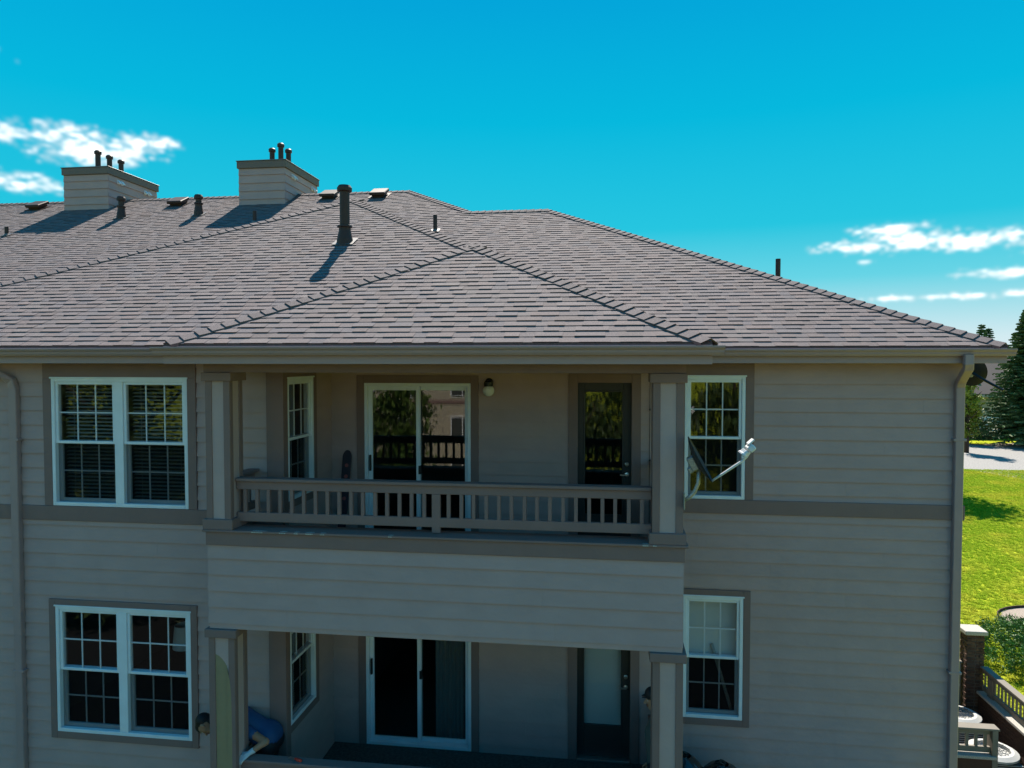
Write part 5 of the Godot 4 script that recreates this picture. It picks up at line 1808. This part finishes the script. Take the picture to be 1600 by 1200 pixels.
func parked_car(at: Vector3) -> void:
	var t := thing("parked_car", "silver grey car mirrored in the window behind the satellite dish", "car", at)
	var st := begin()
	# side profile carried across the width, narrower at the roof
	var low := [[-2.2, 0.35], [-2.25, 0.75], [-2.1, 0.95], [-1.1, 1.05], [2.05, 1.08], [2.25, 0.8], [2.2, 0.35]]
	var cab := [[-1.1, 1.05], [-0.35, 1.62], [0.3, 1.70], [1.5, 1.66], [2.0, 1.08]]
	for run in [[low, 0.9, 0.9], [cab, 0.86, 0.68]]:
		var p: Array = run[0]
		for i in p.size():
			var a: Array = p[i]
			var b: Array = p[(i + 1) % p.size()]
			var wa: float = lerpf(run[1], run[2], clampf((a[1] - 1.05) / 0.6, 0.0, 1.0))
			var wb: float = lerpf(run[1], run[2], clampf((b[1] - 1.05) / 0.6, 0.0, 1.0))
			quad(st, at + Vector3(-wa, a[1], a[0]), at + Vector3(wa, a[1], a[0]), at + Vector3(wb, b[1], b[0]), at + Vector3(-wb, b[1], b[0]))
		for s in [-1.0, 1.0]:
			for i in range(1, p.size() - 1):
				var q := []
				for j in [0, i, i + 1]:
					var c: Array = p[j]
					q.append(at + Vector3(s * lerpf(run[1], run[2], clampf((c[1] - 1.05) / 0.6, 0.0, 1.0)), c[1], c[0]))
				tri(st, q[0], q[1], q[2])
	fin(st, "body", M.carpaint, t)
	st = begin()
	quad(st, at + Vector3(-0.78, 1.10, -1.06), at + Vector3(0.78, 1.10, -1.06), at + Vector3(0.64, 1.56, -0.45), at + Vector3(-0.64, 1.56, -0.45))
	fin(st, "windscreen", M.acdark, t)
	for s in [-1.0, 1.0]:
		st = begin()
		quad(st, at + Vector3(s * 0.855, 1.12, -0.85), at + Vector3(s * 0.855, 1.12, 1.7), at + Vector3(s * 0.735, 1.55, 1.45), at + Vector3(s * 0.735, 1.55, -0.3))
		fin(st, "side_window", M.acdark, t)
		bx("headlight", M.white, t, at + Vector3(s * 0.72 - 0.14, 0.68, -2.27), at + Vector3(s * 0.72 + 0.14, 0.86, -2.19), 0.02)
		for z in [-1.4, 1.4]:
			st = begin()
			lathe(st, at + Vector3(s * 0.92, 0.34, z), Vector3(-s, 0, 0), [[0.2, 0.0], [0.33, 0.01], [0.34, 0.05], [0.34, 0.2], [0.0, 0.2]], 20)
			var w := fin(st, "wheel", M.rubber, t)
			st = begin()
			lathe(st, at + Vector3(s * 0.925, 0.34, z), Vector3(-s, 0, 0), [[0.0, 0.0], [0.2, 0.01], [0.2, 0.03]], 16)
			fin(st, "rim", M.steel, w)
	bx("grille", M.acdark, t, at + Vector3(-0.5, 0.5, -2.28), at + Vector3(0.5, 0.8, -2.2), 0.01)

# ---------------------------------------------------------------- scene
func _ready() -> void:
	rng.seed = 20240611
	# camera
	var cam := Camera3D.new()
	cam.name = "camera"
	add_child(cam)
	cam.position = Vector3(0, H, 0)
	cam.rotation = Vector3(deg_to_rad(-1.94), deg_to_rad(7.7), 0)
	cam.fov = rad_to_deg(2.0 * atan(600.0 / 1120.0))
	cam.near = 0.05
	cam.far = 1500.0
	cam.current = true
	# sky
	var env := Environment.new()
	var sky := Sky.new()
	var sm := PanoramaSkyMaterial.new()
	sm.panorama = ImageTexture.create_from_image(sky_image())
	sm.energy_multiplier = 1.0
	sky.sky_material = sm
	env.background_mode = Environment.BG_SKY
	env.sky = sky
	env.background_energy_multiplier = 0.45
	env.ambient_light_source = Environment.AMBIENT_SOURCE_SKY
	env.tonemap_mode = Environment.TONE_MAPPER_LINEAR
	env.tonemap_exposure = 2.2
	env.sdfgi_enabled = true
	env.ssao_enabled = true
	env.ssil_enabled = true
	var we := WorldEnvironment.new()
	we.name = "world_environment"
	we.environment = env
	add_child(we)
	# sun: behind the building, high
	var sun := DirectionalLight3D.new()
	sun.name = "sun"
	add_child(sun)
	sun.look_at_from_position(Vector3.ZERO, Vector3(0.07, -0.743, 0.667), Vector3.UP)
	sun.light_energy = 1.6
	sun.light_angular_distance = 0.5
	sun.light_color = Color(1.0, 0.96, 0.90)
	sun.shadow_enabled = true

	make_materials()
	build_ground()
	bld = thing("apartment_building", "taupe lap sided apartment building with hipped shingle roof and balcony", "building", Vector3(-2, 0, -9.5))
	build_walls()
	build_balcony()
	build_roof()
	build_eaves()
	build_roof_fittings()
	build_house()
	build_court()
	build_opposite()
	build_planting()
	build_fittings()
	build_people()
